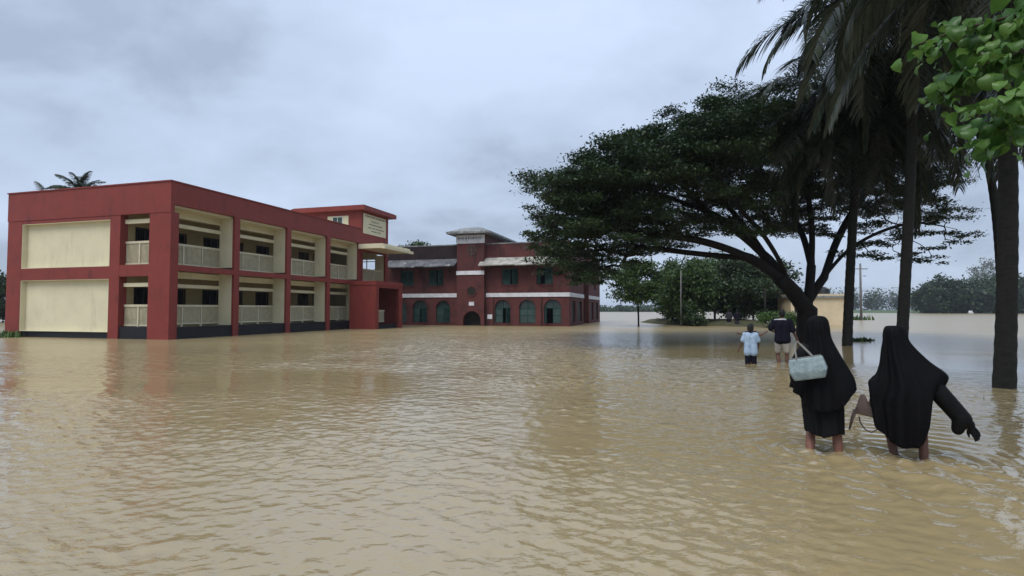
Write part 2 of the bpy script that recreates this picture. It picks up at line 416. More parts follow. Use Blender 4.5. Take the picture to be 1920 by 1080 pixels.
def school():
    o = empty('school_building', (-15.8, 25.8, 0), ROT, label='two-storey school with red frame and cream panels on the left', cat='building')
    red, cr, bk = M['red'], M['cream'], M['black']
    def B(nm, mt, *bs, par=o, **kw):
        m = MB(); [m.box(*b) for b in bs]; return m.build(nm, mt, par, **kw)
    # front face
    for x0, x1 in ((-10.7, -9.69), (-3.71, -3.07)): B('pillar', red, (x0, x1, 0, .4, -.6, 5.92))
    B('corner_pillar', red, (-1.27, 0, 0, .45, -.6, 5.92))
    B('floor_beam', red, (-9.69, -3.71, .006, .4, 2.87, 3.47)); B('floor_beam', red, (-3.07, -1.27, .006, .28, 2.96, 3.52))
    B('lintel', red, (-9.69, -3.71, .008, .4, 5.74, 5.92))
    par = B('parapet', red, (-10.72, 0, -.02, .2, 5.92, 7.35), (-.22, -.003, .2, 16.3, 6.31, 7.35), (-10.72, -10.5, .2, 20.3, 6.2, 7.35), (-10.5, -5.3, 20.1, 20.3, 6.2, 7.35))
    B('coping', red, (-10.76, .04, -.06, .24, 7.352, 7.41), (-.26, .04, .24, 16.3, 7.352, 7.41), par=par)
    for z0, z1 in ((.30, 2.87), (3.47, 5.74)):
        p = B('wall_panel', cr, (-9.69, -3.71, .26, .42, z0, z1))
        B('reveal', cr, (-9.688, -9.66, .02, .26, z0, z1), (-3.74, -3.712, .02, .26, z0, z1), (-9.66, -3.74, .02, .26, z1 - .03, z1 - .002), (-9.66, -3.74, .02, .258, z0 + .002, z0 + .035), par=p)
    B('plinth', bk, (-9.69, -3.71, .1, .4, -.6, .298)); B('plinth', bk, (-3.07, -1.27, .06, .4, -.6, .57))
    # structure
    B('floor_slab', cr, (-10.5, -.30, .42, 20.0, 3.28, 3.47)); B('floor_slab', cr, (-10.5, -.30, .45, 20.0, -.6, .5))
    B('roof', cr, (-10.5, -.223, .2, 20.0, 6.2, 6.4))
    B('side_wall', red, (-10.7, -10.5, .4, 20.3, -.6, 6.2)); B('back_wall', cr, (-10.5, -2.7, 20.0, 20.3, -.6, 3.28), (-10.5, -2.7, 20.0, 20.3, 3.47, 6.2))
    # classroom wall with windows and doors behind the corridor
    for z in (.5, 3.47):
        holes = []; win = []
        for k in range(4):
            y0 = .45 + k * 4.13
            win.append((y0 + .35, y0 + 1.55, z + .95, z + 2.0, 'w')); win.append((y0 + 2.0, y0 + 3.4, z + (.95 if k % 2 == 0 else .0), z + 2.0, 'w' if k % 2 == 0 else 'd'))
        holes = [wn[:4] for wn in win]
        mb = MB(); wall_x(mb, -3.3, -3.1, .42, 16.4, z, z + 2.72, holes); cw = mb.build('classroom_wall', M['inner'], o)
        for a, b_, c, d, ty in win:
            fr = B('window' if ty == 'w' else 'door', M['grille'], (-3.2, -3.14, a, a + .06, c, d), (-3.2, -3.14, b_ - .06, b_, c, d), (-3.2, -3.14, a + .06, b_ - .06, d - .06, d), (-3.2, -3.14, (a+b_)/2 - .02, (a+b_)/2 + .02, c, d - .06), par=cw)
            m = MB()
            for i in range(1, 9):
                yy = a + (b_ - a) * i / 9; m.box(-3.26, -3.245, yy - .008, yy + .008, c, d)
            m.build('grille', M['grille'], cw, kind='stuff')
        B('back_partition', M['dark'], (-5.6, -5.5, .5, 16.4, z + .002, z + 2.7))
    # facade bays on the right-hand face
    fins = [(3.92, 4.29), (8.08, 8.45), (12.1, 12.47), (15.95, 16.3)]
    prev = .45
    for k, (y0, y1) in enumerate(fins):
        B('pillar', red, (-.15, 0, y0, y1, -.6, 6.308))
        f = B('fin_wall', cr, (-1.0, -.152, y0 + .01, y1 - .01, .57, 3.278), (-1.0, -.152, y0 + .01, y1 - .01, 3.472, 6.198))
        for za, zb in ((-.6, .572), (3.474, 3.60)): B('black_skirting', bk, (-1.01, -.151, y0 + .003, y1 - .003, za, zb), par=f)
        B('floor_edge', red, (-.30, -.006, prev, y0, 3.22, 3.5))
        B('plinth', bk, (-.32, -.08, prev, y0, -.6, .57))
        for z0 in (3.22, 6.2):
            sb = z0
            B('soffit_beam', cr, (-1.16, -.96, prev, y0, sb - .30, sb - .002) if z0 < 5 else (-1.16, -.96, prev, y0, sb - .32, sb - .002))
        for z0, z1 in ((2.46, 2.63), (5.40, 5.58)):
            B('sunshade_bar', cr, (-1.06, -.90, prev, y0, z0, z1))
        for z0, z1 in ((.66, 1.63), (3.58, 4.63)):
            railing(o, prev, y0, z0, z1, -.98, 'y')
        prev = y1
    for z0, z1 in ((.60, 1.63), (3.55, 4.67)): railing(o, -3.07, -1.27, z0, z1, .33, 'x')
    for z0, z1 in ((2.48, 2.66), (5.52, 5.72)): B('sunshade_bar', cr, (-3.07, -1.27, .24, .4, z0, z1))
    # stair tower
    tw = B('tower_wall', red, (-5.3, -.2, 16.302, 16.5, 6.4, 8.75), (-5.3, -5.1, 16.5, 20.3, 6.4, 8.75), (-5.1, 0, 20.1, 20.3, 6.2, 8.75))
    B('tower_wall', red, (-.2, -.002, 16.302, 20.1, 5.72, 8.75))
    tr = B('tower_roof', red, (-5.85, .5, 15.85, 20.75, 8.75, 9.07)); B('roof_kerb', red, (-5.75, .4, 15.95, 20.65, 9.07, 9.12), par=tr)
    wd = B('window', cr, (-2.9, -1.1, 16.26, 16.302, 7.3, 8.42)); B('frame', M['whitecloth'], (-2.45, -1.55, 16.23, 16.258, 7.72, 8.36), par=wd)
    for x in (-2.4, -1.98): B('pane', M['glass'], (x, x + .36, 16.21, 16.228, 7.77, 8.31), par=wd)
    sg = B('sign_panel', cr, (0, .04, 16.5, 19.85, 7.1, 8.60))
    m = MB(); rr = random.Random(5)
    for (z, y0, y1, hgt) in ((8.44, 16.75, 19.8, .15), (8.10, 17.6, 18.7, .13), (7.86, 17.25, 19.2, .15), (7.60, 17.15, 19.4, .11), (7.37, 17.6, 18.95, .13)):
        y = y0
        while y < y1:
            wd_ = rr.uniform(.07, .17); hh = hgt * rr.uniform(.7, 1.1)
            m.box(.04, .052, y, y + wd_, z - hh * .1, z - hh * .1 + hh * .3); m.box(.04, .052, y + wd_ * .55, y + wd_ * .8, z - hh * .5, z + hh * .5)
            y += wd_ + rr.choice((.03, .03, .03, .1))
    m.build('lettering', M['text'], sg, kind='stuff')
    # landing below the tower, open to the side and through the end wall
    B('pillar', red, (-.2, -.004, 16.302, 16.55, -.6, 5.718))
    f = B('fin_wall', cr, (-.95, -.16, 19.9, 20.3, 3.475, 5.715)); B('pillar', red, (-.158, 0, 19.9, 20.3, -.6, 5.718))
    B('end_wall', cr, (-2.7, -.95, 20.0, 20.3, 5.45, 6.2), (-2.7, -.95, 20.0, 20.3, 3.475, 3.9))
    wn = B('window', M['rail'], (-2.7, -.95, 20.1, 20.16, 4.55, 4.63), (-2.7, -.95, 20.1, 20.16, 5.25, 5.31), (-1.86, -1.8, 20.1, 20.158, 3.9, 5.45))
    B('back_wall', cr, (-2.7, 0, 20.0, 20.28, -.6, 3.28))
    B('floor_edge', red, (-.30, -.01, 16.55, 19.9, 3.22, 3.5))
    B('landing_wall', cr, (-5.2, -3.35, 16.42, 16.6, 3.475, 6.19), (-5.2, -3.35, 16.42, 16.6, .5, 3.27))
    railing(o, 16.55, 19.9, 3.58, 4.5, -.4, 'y')
    # canopy and porch
    B('canopy', cr, (0.002, 2.0, 15.9, 20.25, 5.86, 6.2)); B('canopy_lip', cr, (2.002, 2.25, 15.8, 20.35, 5.80, 6.0))
    pw = B('porch', red, (.0, 2.1, 14.8, 15.0, -.6, 3.12), (1.9, 2.1, 15.0, 15.25, -.6, 3.12), (1.9, 2.1, 18.25, 18.6, -.6, 3.12), (0, 2.1, 18.6, 18.8, -.6, 3.12), (1.9, 2.1, 15.25, 18.25, 2.95, 3.12))
    B('porch_roof', red, (-.0, 2.14, 14.76, 18.84, 3.122, 3.42), par=pw); B('plinth', bk, (1.5, 1.9, 15.25, 18.25, -.6, .3))
    railing(pw, 15.3, 17.6, .45, 1.35, 1.2, 'y')
    return o
school()

# ------------------------------------------------------------------ old red building with clock-less tower
OX, OY = 4.69, 46.0
def ou(px): k = (px - 960) / F; return -(OX - OY * k) / (.959 + .283 * k)      # local x on the front face
def ov(px): k = (px - 960) / F; return (OY * k - OX) / (.283 - .959 * k)        # local y on the side face
def spandrel(mb, c, r, zs, zt, d0, d1, axis, seg=14):
    "fills the rectangle above a half-round arch"
    pts = [(c - r * math.cos(math.pi * i / seg), zs + r * math.sin(math.pi * i / seg)) for i in range(seg + 1)]
    for i in range(seg):
        (a, za), (b, zb) = pts[i], pts[i + 1]
        f = lambda q, z, d: (q, d, z) if axis == 'y' else (d, q, z)
        mb.hull([f(a, za, d0), f(b, zb, d0), f(b, zt, d0), f(a, zt, d0)], [f(a, za, d1), f(b, zb, d1), f(b, zt, d1), f(a, zt, d1)])
def old_building():
    o = empty('old_college_building', (OX, OY, 0), ROT, label='old dark red two-storey building with a squat tower and arched windows', cat='building')
    def B(nm, mt, *bs, par=o, **kw):
        m = MB(); [m.box(*b) for b in bs]; return m.build(nm, mt, par, **kw)
    wallm, gr = M['oldred'], M['green']
    XL = -16.6
    ups = [(ou(a), ou(b)) for a, b in ((750, 775), (803.5, 831), (941, 971.5), (1006, 1037))]
    arcs = [((ou(a) + ou(b)) / 2, (ou(b) - ou(a)) / 2) for a, b in ((735, 762), (774, 801), (818, 844), (927.7, 957), (973.6, 1004), (1020, 1052))]
    zs, zt = 1.5, 2.25
    holes = [(a, b, 3.5, 4.88) for a, b in ups] + [(c - r, c + r, .24, zs + r + .04) for c, r in arcs]
    m = MB(); wall_y(m, 0, .35, XL, -9.71, -.6, 6.98, [h for h in holes if h[0] < -9]); wall_y(m, 0, .35, -7.23, 0, -.6, 6.98, [h for h in holes if h[0] > -9])
    for c, r in arcs: spandrel(m, c, r, zs, zs + r + .04, .002, .348, 'y')
    m.build('front_wall', wallm, o)
    # side wall
    sh = [(ov(1077), ov(1083), 3.5, 4.9), (ov(1113.5), ov(1117), 3.5, 4.9), (ov(1073), ov(1079), .3, 2.1), (ov(1084), ov(1091), .3, 2.1), (ov(1108), ov(1112.5), .3, 2.1), (ov(1117), ov(1121), .3, 2.1)]
    m = MB(); wall_x(m, -.35, 0, .35, 7.4, -.6, 6.98, [h for h in sh if h[1] < 8]); wall_x(m, -.35, 0, 10.6, 18.7, -.6, 6.98, [h for h in sh if h[0] > 8])
    m.box(-1.5, -1.2, 7.4, 10.6, -.6, 6.98); m.box(-1.2, -.35, 7.2, 7.4, -.6, 6.98); m.box(-1.2, -.35, 10.6, 10.8, -.6, 6.98)
    m.build('side_wall', wallm, o)
    B('back_wall', wallm, (XL, 0, 18.71, 19.0, -.6, 6.98)); B('end_wall', wallm, (XL - .3, XL - .002, 0, 19.0, -.6, 6.98))
    B('roof', M['conc'], (XL, -.36, .36, 18.7, 6.3, 6.5))
    B('coping', M['conc'], (XL - .35, -9.72, -.05, .4, 6.982, 7.08), (-7.22, .05, -.05, .4, 6.982, 7.08), (-.4, .05, .4, 19, 6.982, 7.08))
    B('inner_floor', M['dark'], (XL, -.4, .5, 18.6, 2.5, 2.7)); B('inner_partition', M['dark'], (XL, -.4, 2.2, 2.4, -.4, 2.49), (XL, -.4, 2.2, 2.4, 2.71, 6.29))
    rr = random.Random(9)
    def louvre(par, x0, x1, y, z0, z1, hinge, ang):
        "a louvred shutter leaf turned by ang round its hinge side"
        m = MB(); w = x1 - x0; t = .02
        m.box(0, .05, -t, t, z0, z1); m.box(w - .05, w, -t, t, z0, z1); m.box(.05, w - .05, -t, t, z0, z0 + .07); m.box(.05, w - .05, -t, t, z1 - .07, z1); m.box(.05, w - .05, -t, t, (z0+z1)/2 - .03, (z0+z1)/2 + .03)
        n = int((z1 - z0) / .09)
        for i in range(n):
            z = z0 + .07 + (i + .5) * (z1 - z0 - .14) / n
            m.hull([(.05, -.018, z - .035), (w - .05, -.018, z - .035), (w - .05, .012, z + .03), (.05, .012, z + .03)], [(.05, -.010, z - .035), (w - .05, -.010, z - .035), (w - .05, .02, z + .03), (.05, .02, z + .03)])
        s = m.build('shutter', gr, par)
        if hinge == 'l': s.location = (x0, y, 0); s.rotation_euler = (0, 0, -ang)
        else: s.location = (x1, y, 0); s.scale = (-1, 1, 1); s.rotation_euler = (0, 0, ang)
        return s
    states = [(.05, .0), (.0, 1.25), (.0, 1.1), (1.0, .0)]
    for (a, b), (l, r_) in zip(ups, states):
        fr = B('window', gr, (a, a + .06, .12, .22, 3.5, 4.88), (b - .06, b, .12, .22, 3.5, 4.88), (a + .06, b - .06, .12, .22, 4.82, 4.88), (a + .06, b - .06, .12, .22, 3.5, 3.55))
        c = (a + b) / 2
        louvre(fr, a + .06, c - .005, .13, 3.56, 4.81, 'l', l); louvre(fr, c + .005, b - .06, .13, 3.56, 4.81, 'r', r_)
        B('sill', wallm, (a - .08, b + .08, -.06, .0, 3.40, 3.49), par=fr)
    ast = [(0, 0), (.1, 1.2), (.0, .9), (.0, 1.3), (.0, .05), (1.2, .0)]
    for (c, r), (l, r_) in zip(arcs, ast):
        fr = B('arched_window', gr, (c - r, c - r + .06, .12, .22, .24, zs), (c + r - .06, c + r, .12, .22, .24, zs), (c - r, c + r, .12, .22, zs, zs + .07), (c - .03, c + .03, .14, .2, zs + .07, zs + r - .03))
        louvre(fr, c - r + .06, c - .004, .14, .26, zs - .01, 'l', l); louvre(fr, c + .004, c + r - .06, .14, .26, zs - .01, 'r', r_)
        m = MB(); seg = 12
        pts = [(c - (r-.01) * math.cos(math.pi * i / seg), zs + .075 + (r-.07) * math.sin(math.pi * i / seg)) for i in range(seg + 1)]
        m.hull([(x, .19, z) for x, z in pts], [(x, .205, z) for x, z in pts]); m.build('fanlight', M['glass'], fr)
        m = MB()      # raised arch moulding
        for i in range(14):
            a0, a1 = math.pi * i / 14, math.pi * (i + 1) / 14
            q = lambda an, rr_, d: (c - rr_ * math.cos(an), d, zs + rr_ * math.sin(an))
            m.hull([q(a0, r + .02, 0), q(a1, r + .02, 0), q(a1, r + .14, 0), q(a0, r + .14, 0)], [q(a0, r + .02, -.04), q(a1, r + .02, -.04), q(a1, r + .14, -.04), q(a0, r + .14, -.04)])
        m.build('arch_moulding', wallm, fr)
    for h in sh:
        B('window', gr, (-.22, -.16, h[0], h[1], h[2], h[3]))
    # bands
    B('white_band', M['white'], (XL, -9.9, -.06, -.001, 2.45, 2.79)); B('white_band', M['white'], (-7.2, .06, -.06, -.001, 2.45, 2.79)); B('white_band', M['white'], (.001, .06, 0, 7.4, 2.45, 2.79)); B('white_band', M['white'], (.001, .06, 10.6, 18.7, 2.45, 2.79))
    B('base_course', wallm, (XL, -9.72, -.08, -.002, -.6, .12), (-7.22, .08, -.08, -.002, -.6, .12))
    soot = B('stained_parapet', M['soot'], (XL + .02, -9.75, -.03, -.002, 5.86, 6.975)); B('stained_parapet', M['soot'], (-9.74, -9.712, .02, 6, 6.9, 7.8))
    # awnings
    def awning(x0, x1, mt, z0=5.12, z1=5.80):
        m = MB(); n = 7; st = (x1 - x0) / n
        root = None
        for i in range(n):
            a, b = x0 + i * st + .004, x0 + (i + 1) * st - .004; j = rr.uniform(-.03, .03)
            m = MB(); m.hull([(a, -.95, z0 + j - .05), (b, -.95, z0 + j - .05), (b, .0, z1 - .06), (a, .0, z1 - .06)], [(a, -.97, z0 + j + .03), (b, -.97, z0 + j + .03), (b, 0, z1 + .02), (a, 0, z1 + .02)])
            if root is None: root = m.build('awning', mt, o)
            else: m.build('sheet', mt, root)
        B('bearer', M['dark'], (x0, x1, -.85, -.75, z0 - .08, z0 - .02), par=root)
        for i in range(5):
            x = x0 + (i + .5) * (x1 - x0) / 5
            MB().tube([(x, -.001, z0 - .55), (x, -.78, z0 - .09)], .03, 6).build('bracket', M['dark'], root)
    awning(XL + .1, -9.75, M['tin']); awning(-7.6, -.15, M['tinlight'])
    # tower
    tx0, tx1, ty0, ty1 = -9.71, -7.23, -.5, 10.5
    m = MB(); dc, dr = (ou(871) + ou(906)) / 2, .80; zsd = .45
    wall_y(m, ty0, ty0 + .35, tx0, tx1, -.6, 7.85, [(dc - dr, dc + dr, -.6, zsd + dr + .03)]); spandrel(m, dc, dr, zsd, zsd + dr + .03, ty0 + .002, ty0 + .348, 'y')
    m.box(tx1 - .35, tx1, ty0 + .35, ty1, -.6, 7.85); m.box(tx0, tx0 + .35, ty0 + .35, ty1, -.6, 7.85); m.box(tx0 + .35, tx1 - .35, ty1 - .3, ty1, 6.0, 7.85)
    tw = m.build('tower', wallm, o)
    m = MB(); ex0, ex1, ey0, ey1 = tx0 - .72, tx1 + .72, ty0 - .72, ty1 + .6
    m.hull([(ex0, ey0, 7.852), (ex1, ey0, 7.852), (ex1, ey1, 7.852), (ex0, ey1, 7.852)], [(ex0, ey0, 8.02), (ex1, ey0, 8.02), (ex1, ey1, 8.02), (ex0, ey1, 8.02)])
    m.hull([(ex0 + .02, ey0 + .02, 8.021), (ex1 - .02, ey0 + .02, 8.021), (ex1 - .02, ey1 - .02, 8.021), (ex0 + .02, ey1 - .02, 8.021)], [(ex0 + 1.25, ey0 + 1.3, 8.52), (ex1 - 1.25, ey0 + 1.3, 8.52), (ex1 - 1.25, ey1 - 1.3, 8.52), (ex0 + 1.25, ey1 - 1.3, 8.52)])
    m.build('tower_roof', M['conc'], o)
    B('white_band', M['white'], (tx0 - .04, tx1 + .03, ty0 - .05, ty0 - .001, 4.36, 4.70))
    nb = B('name_band', M['white'], (tx0 - .05, tx1 + .06, ty0 - .06, ty0 - .002, 7.06, 7.78)); m = MB()
    x = tx0 + .12
    while x < tx1 - .2:
        ww = rr.uniform(.10, .24); m.box(x, x + ww, ty0 - .072, ty0 - .061, 7.46, 7.54); m.box(x + ww * .3, x + ww * .55, ty0 - .072, ty0 - .061, 7.36, 7.68); x += ww + rr.uniform(.03, .09)
    m.build('lettering', M['textgrey'], nb, kind='stuff')
    cx, cz = ou(888), 6.50
    def ring(nm, cz, r0, r1, mt, par=None, d=.05):
        m = MB()
        for i in range(20):
            a0, a1 = 2*math.pi*i/20, 2*math.pi*(i+1)/20; q = lambda an, rr_, dd: (cx + rr_*math.cos(an), dd, cz + rr_*math.sin(an))
            m.hull([q(a0, r0, ty0 - .001), q(a1, r0, ty0 - .001), q(a1, r1, ty0 - .001), q(a0, r1, ty0 - .001)], [q(a0, r0, ty0 - d), q(a1, r0, ty0 - d), q(a1, r1, ty0 - d), q(a0, r1, ty0 - d)])
        return m.build(nm, mt, par or o)
    em = ring('emblem', cz, .34, .44, M['emblem'])
    B('emblem_bar', M['emblem'], (cx - .06, cx + .06, ty0 - .045, ty0 - .001, cz - .6, cz + .335), par=em); B('emblem_bar', M['emblem'], (cx - .335, cx - .062, ty0 - .045, ty0 - .001, cz - .05, cz + .05), (cx + .062, cx + .335, ty0 - .045, ty0 - .001, cz - .05, cz + .05), par=em)
    wn = ring('round_window', 2.95, .38, .48, wallm); m = MB(); cz = 2.95
    pts = [(cx + .38 * math.cos(2*math.pi*i/20), cz + .38 * math.sin(2*math.pi*i/20)) for i in range(20)]
    m.hull([(x, ty0 - .015, z) for x, z in pts], [(x, ty0 - .003, z) for x, z in pts]); m.build('pane', M['dark'], wn)
    B('plaque', M['white'], (cx - .23, cx + .23, ty0 - .04, ty0 - .001, 1.72, 2.04)); B('plaque', M['white'], (ou(911.5) + .12, ou(923), -.04, -.001, .58, .96))
    B('door', M['dark'], (dc - dr - .1, dc + dr + .1, ty0 + .8, ty0 + .9, -.6, 1.4))
    # rain pipes
    for px in (928, 1018): MB().tube([(ou(px) - .1, -.06, -.5), (ou(px) - .1, -.06, 2.44)], .035, 6).build('rain_pipe', M['dark'], o)
    return o
old_building()

# ------------------------------------------------------------------ small hut, poles, bank
def hut():
    c = P(1530, 580, 49); o = empty('flat_roofed_hut', (c.x, c.y, 0), R(-6), label='small tan hut with a flat roof standing in the water behind the tree', cat='hut')
    def B(nm, mt, *bs, par=o):
        m = MB(); [m.box(*b) for b in bs]; return m.build(nm, mt, par)
    B('wall', M['tan'], (-2.1, 2.75, 0, 3.2, -.5, 2.42)); r = B('roof', M['conc'], (-2.3, 2.95, -.2, 3.4, 2.42, 2.58)); B('kerb', M['tan'], (-2.0, 2.6, .1, 3.0, 2.582, 2.75), par=r)
    d = B('window', M['dark'], (-1.8, -1.0, -.03, -.002, 1.1, 1.9)); B('sill', M['conc'], (-2.0, -.9, -.1, -.003, 1.0, 1.09), par=d)
    tk = empty('water_tank', (c.x + 1.15, c.y + .9, 2.582), 0, label='black plastic water tank on the tan hut roof', cat='water tank')
    m = MB(); pr = [(0, .50), (.1, .54), (.3, .55), (.32, .53), (.5, .55), (.62, .50), (.72, .3), (.74, .2)]
    m.tube([(0, 0, z) for z, r in pr], [r for z, r in pr], 18); m.build('tank_body', M['tank'], tk, True)
    m = MB(); m.tube([(0, 0, .742), (0, 0, .80)], .2, 14); m.build('lid', M['tank'], tk)
hut()
def pole(name, px, top, y, r, label, cat, arms=False, mat='pole'):
    b = P(px, 600, y); t = P(px, top, y)
    o = empty(name, (b.x, b.y, 0), 0, label=label, cat=cat)
    MB().tube([(0, 0, -.5), (.0, 0, t.z * .5), (.03, 0, t.z)], [r, r * .85, r * .7], 8).build('shaft', M[mat], o, True)
    if arms:
        a = MB().box(-.95, .95, -.05, .05, t.z - .75, t.z - .65).build('crossarm', M['pole'], o)
        for x in (-.85, 0.25, .85): MB().tube([(x, 0, t.z - .65), (x, 0, t.z - .5)], [.03, .045], 6).build('insulator', M['whitecloth'], a)
        MB().box(.35, .75, -.04, .04, t.z - 1.65, t.z - 1.57).build('bracket', M['pole'], o)
    return o
pole('utility_pole', 1615, 494, 72, .16, 'tall thin utility pole with crossarm rising from open water', 'pole', True)
pole('lamp_post', 1277, 508, 47, .07, 'slim pale post in front of the dark trees', 'post')
pole('wooden_post', 1435, 540, 46, .09, 'dark wooden post near the tan hut', 'post', mat='bark')
def bank():
    n = 60; m = 14; rng = np.random.RandomState(4); V = []; Q = []
    a, b = P(1245, 580, 50), P(1500, 580, 44)
    for i in range(n):
        t = i / (n - 1)
        for j in range(m):
            s = j / (m - 1)
            x = a.x + (b.x - a.x) * t; y = a.y + (b.y - a.y) * t + s * 16 - 1.5 + .5 * math.sin(t * 9) + .3 * math.sin(t * 23)
            z = -.12 + .62 * math.sin(math.pi * min(1, s * 1.1)) ** .6 * min(1, t * 8, (1 - t) * 8) + rng.uniform(-.03, .03)
            V.append((x, y, z))
    for i in range(n - 1):
        for j in range(m - 1): Q.append((i*m+j, (i+1)*m+j, (i+1)*m+j+1, i*m+j+1))
    link('bank', mesh_np('bank', V, Q), M['earth'], None, True)['kind'] = 'structure'
bank()
def far_land():
    rng = np.random.RandomState(8); 
    for nm, pts in (('far_bank', [(-60, 300), (260, 330)]), ('far_shore', [(95, 205), (330, 190)])):
        V = []; Q = []; n, m = 70, 6
        for i in range(n):
            t = i / (n - 1); x = pts[0][0] + (pts[1][0] - pts[0][0]) * t; y = pts[0][1] + (pts[1][1] - pts[0][1]) * t + 2 * math.sin(t * 14)
            for j in range(m): V.append((x, y + j * 9, -.2 + (0, .55, .7, .9, 1.0, 1.1)[j] + rng.uniform(-.05, .05)))
        for i in range(n - 1):
            for j in range(m - 1): Q.append((i*m+j, (i+1)*m+j, (i+1)*m+j+1, i*m+j+1))
        link(nm, mesh_np(nm, V, Q), M['far_land'], None, True)['kind'] = 'structure'
far_land()

# ------------------------------------------------------------------ trees
def leaf_quads(C, size, rng, flat=.35, aspect=.55):
    "one rhombic leaf per centre, oriented at random but lying rather flat"
    n = len(C)
    a = rng.normal(size=(n, 3)); a[:, 2] *= flat * 1.2; a /= np.linalg.norm(a, axis=1)[:, None] + 1e-9
    u = rng.normal(size=(n, 3)) * np.array([flat, flat, 0]) + np.array([0, 0, 1.0]); b = np.cross(a, u); b /= np.linalg.norm(b, axis=1)[:, None] + 1e-9
    s = (size * rng.uniform(.6, 1.35, n))[:, None]
    V = np.stack([C - a * s, C + b * s * aspect, C + a * s, C - b * s * aspect], 1).reshape(-1, 3)
    return V, np.arange(4 * n).reshape(n, 4)
def grow(limbs, pads, r_tip=.012, power=.42, rng=None, sag=.12):
    "joins every pad to the nearest point of the limb skeleton; returns a tube builder"
    pts = []; par = []
    for li, (parent_idx, pl) in enumerate(limbs):
        prev = parent_idx(pts) if callable(parent_idx) else parent_idx
        pl = [Vector(p) for p in pl]; dense = []
        for i in range(len(pl) - 1):
            k = max(1, int((pl[i+1] - pl[i]).length / .35))
            p0 = pl[max(i-1, 0)]; p3 = pl[min(i+2, len(pl)-1)]
            for q in range(k):
                t = q / k
                dense.append(.5 * ((2*pl[i]) + (pl[i+1]-p0)*t + (2*p0-5*pl[i]+4*pl[i+1]-p3)*t*t + (3*pl[i]-p0-3*pl[i+1]+p3)*t**3))
        dense.append(pl[-1])
        for p in (dense if prev is None else dense[1:]): pts.append(p); par.append(prev); prev = len(pts) - 1
    n_limb = len(pts); leafc = []
    arr = np.array([tuple(p) for p in pts]); rem = [Vector(p) for p in pads]
    d0 = [np.min(np.linalg.norm(arr - np.array(tuple(p)), axis=1)) for p in rem]
    order = np.argsort(d0)
    A = np.zeros((len(pts) + len(rem) * 40, 3)); A[:len(pts)] = arr; cnt = len(pts)
    for idx in order:
        p = rem[idx]; pv = np.array(tuple(p))
        dd = A[:cnt] - pv; d = np.linalg.norm(dd, axis=1) + np.maximum(0, dd[:, 2]) * .8 + .25 * np.maximum(0, np.hypot(A[:cnt, 0], A[:cnt, 1]) - math.hypot(pv[0], pv[1]))  
        j = int(np.argmin(d)); s = pts[j]; L = (p - s).length
        if L < .1: leafc.append(j); continue
        k = max(2, min(12, int(L / .3))); prev = j
        pd = (pts[j] - pts[par[j]]).normalized() if par[j] is not None and (pts[j] - pts[par[j]]).length > 1e-6 else Vector((0, 0, 1))
        mid = s + pd * L * .42 + (p - s) * .22 + Vector((rng.normal() * .06 * L, rng.normal() * .06 * L, rng.normal() * .05 * L))
        for q in range(1, k + 1):
            t = q / k; pt = s * (1-t)**2 + mid * 2*t*(1-t) + p * t*t
            pts.append(pt); par.append(prev); A[cnt] = tuple(pt); cnt += 1; prev = len(pts) - 1
        leafc.append(prev)
    load = [0.0] * len(pts)
    for j in leafc: load[j] += 1
    for i in range(len(pts) - 1, -1, -1):
        if par[i] is not None: load[par[i]] += max(load[i], .3)
    return pts, par, load, n_limb
def skeleton_mesh(pts, par, load, r_tip, power, rmax):
    kids = {}
    for i, p in enumerate(par):
        if p is not None: kids.setdefault(p, []).append(i)
    rad = [min(rmax, r_tip * max(1, l) ** power) for l in load]
    mb = MB(); starts = [i for i, p in enumerate(par) if p is None]; stack = [(s, None) for s in starts]
    while stack:
        i, frm = stack.pop(); chain = ([frm] if frm is not None else []) + [i]
        while i in kids:
            ks = sorted(kids[i], key=lambda q: -load[q]); 
            for o_ in ks[1:]: stack.append((o_, i))
            i = ks[0]; chain.append(i)
        if len(chain) >= 2:
            rr = [rad[c] for c in chain]
            if frm is not None: rr[0] = min(rad[frm], rad[chain[1]] * 1.25)
            mb.tube([pts[c] for c in chain], rr, 8 if rr[0] > .06 else 5)
    return mb
def smooth_interp(tab, x):
    return np.interp(x, [a for a, b in tab], [b for a, b in tab])

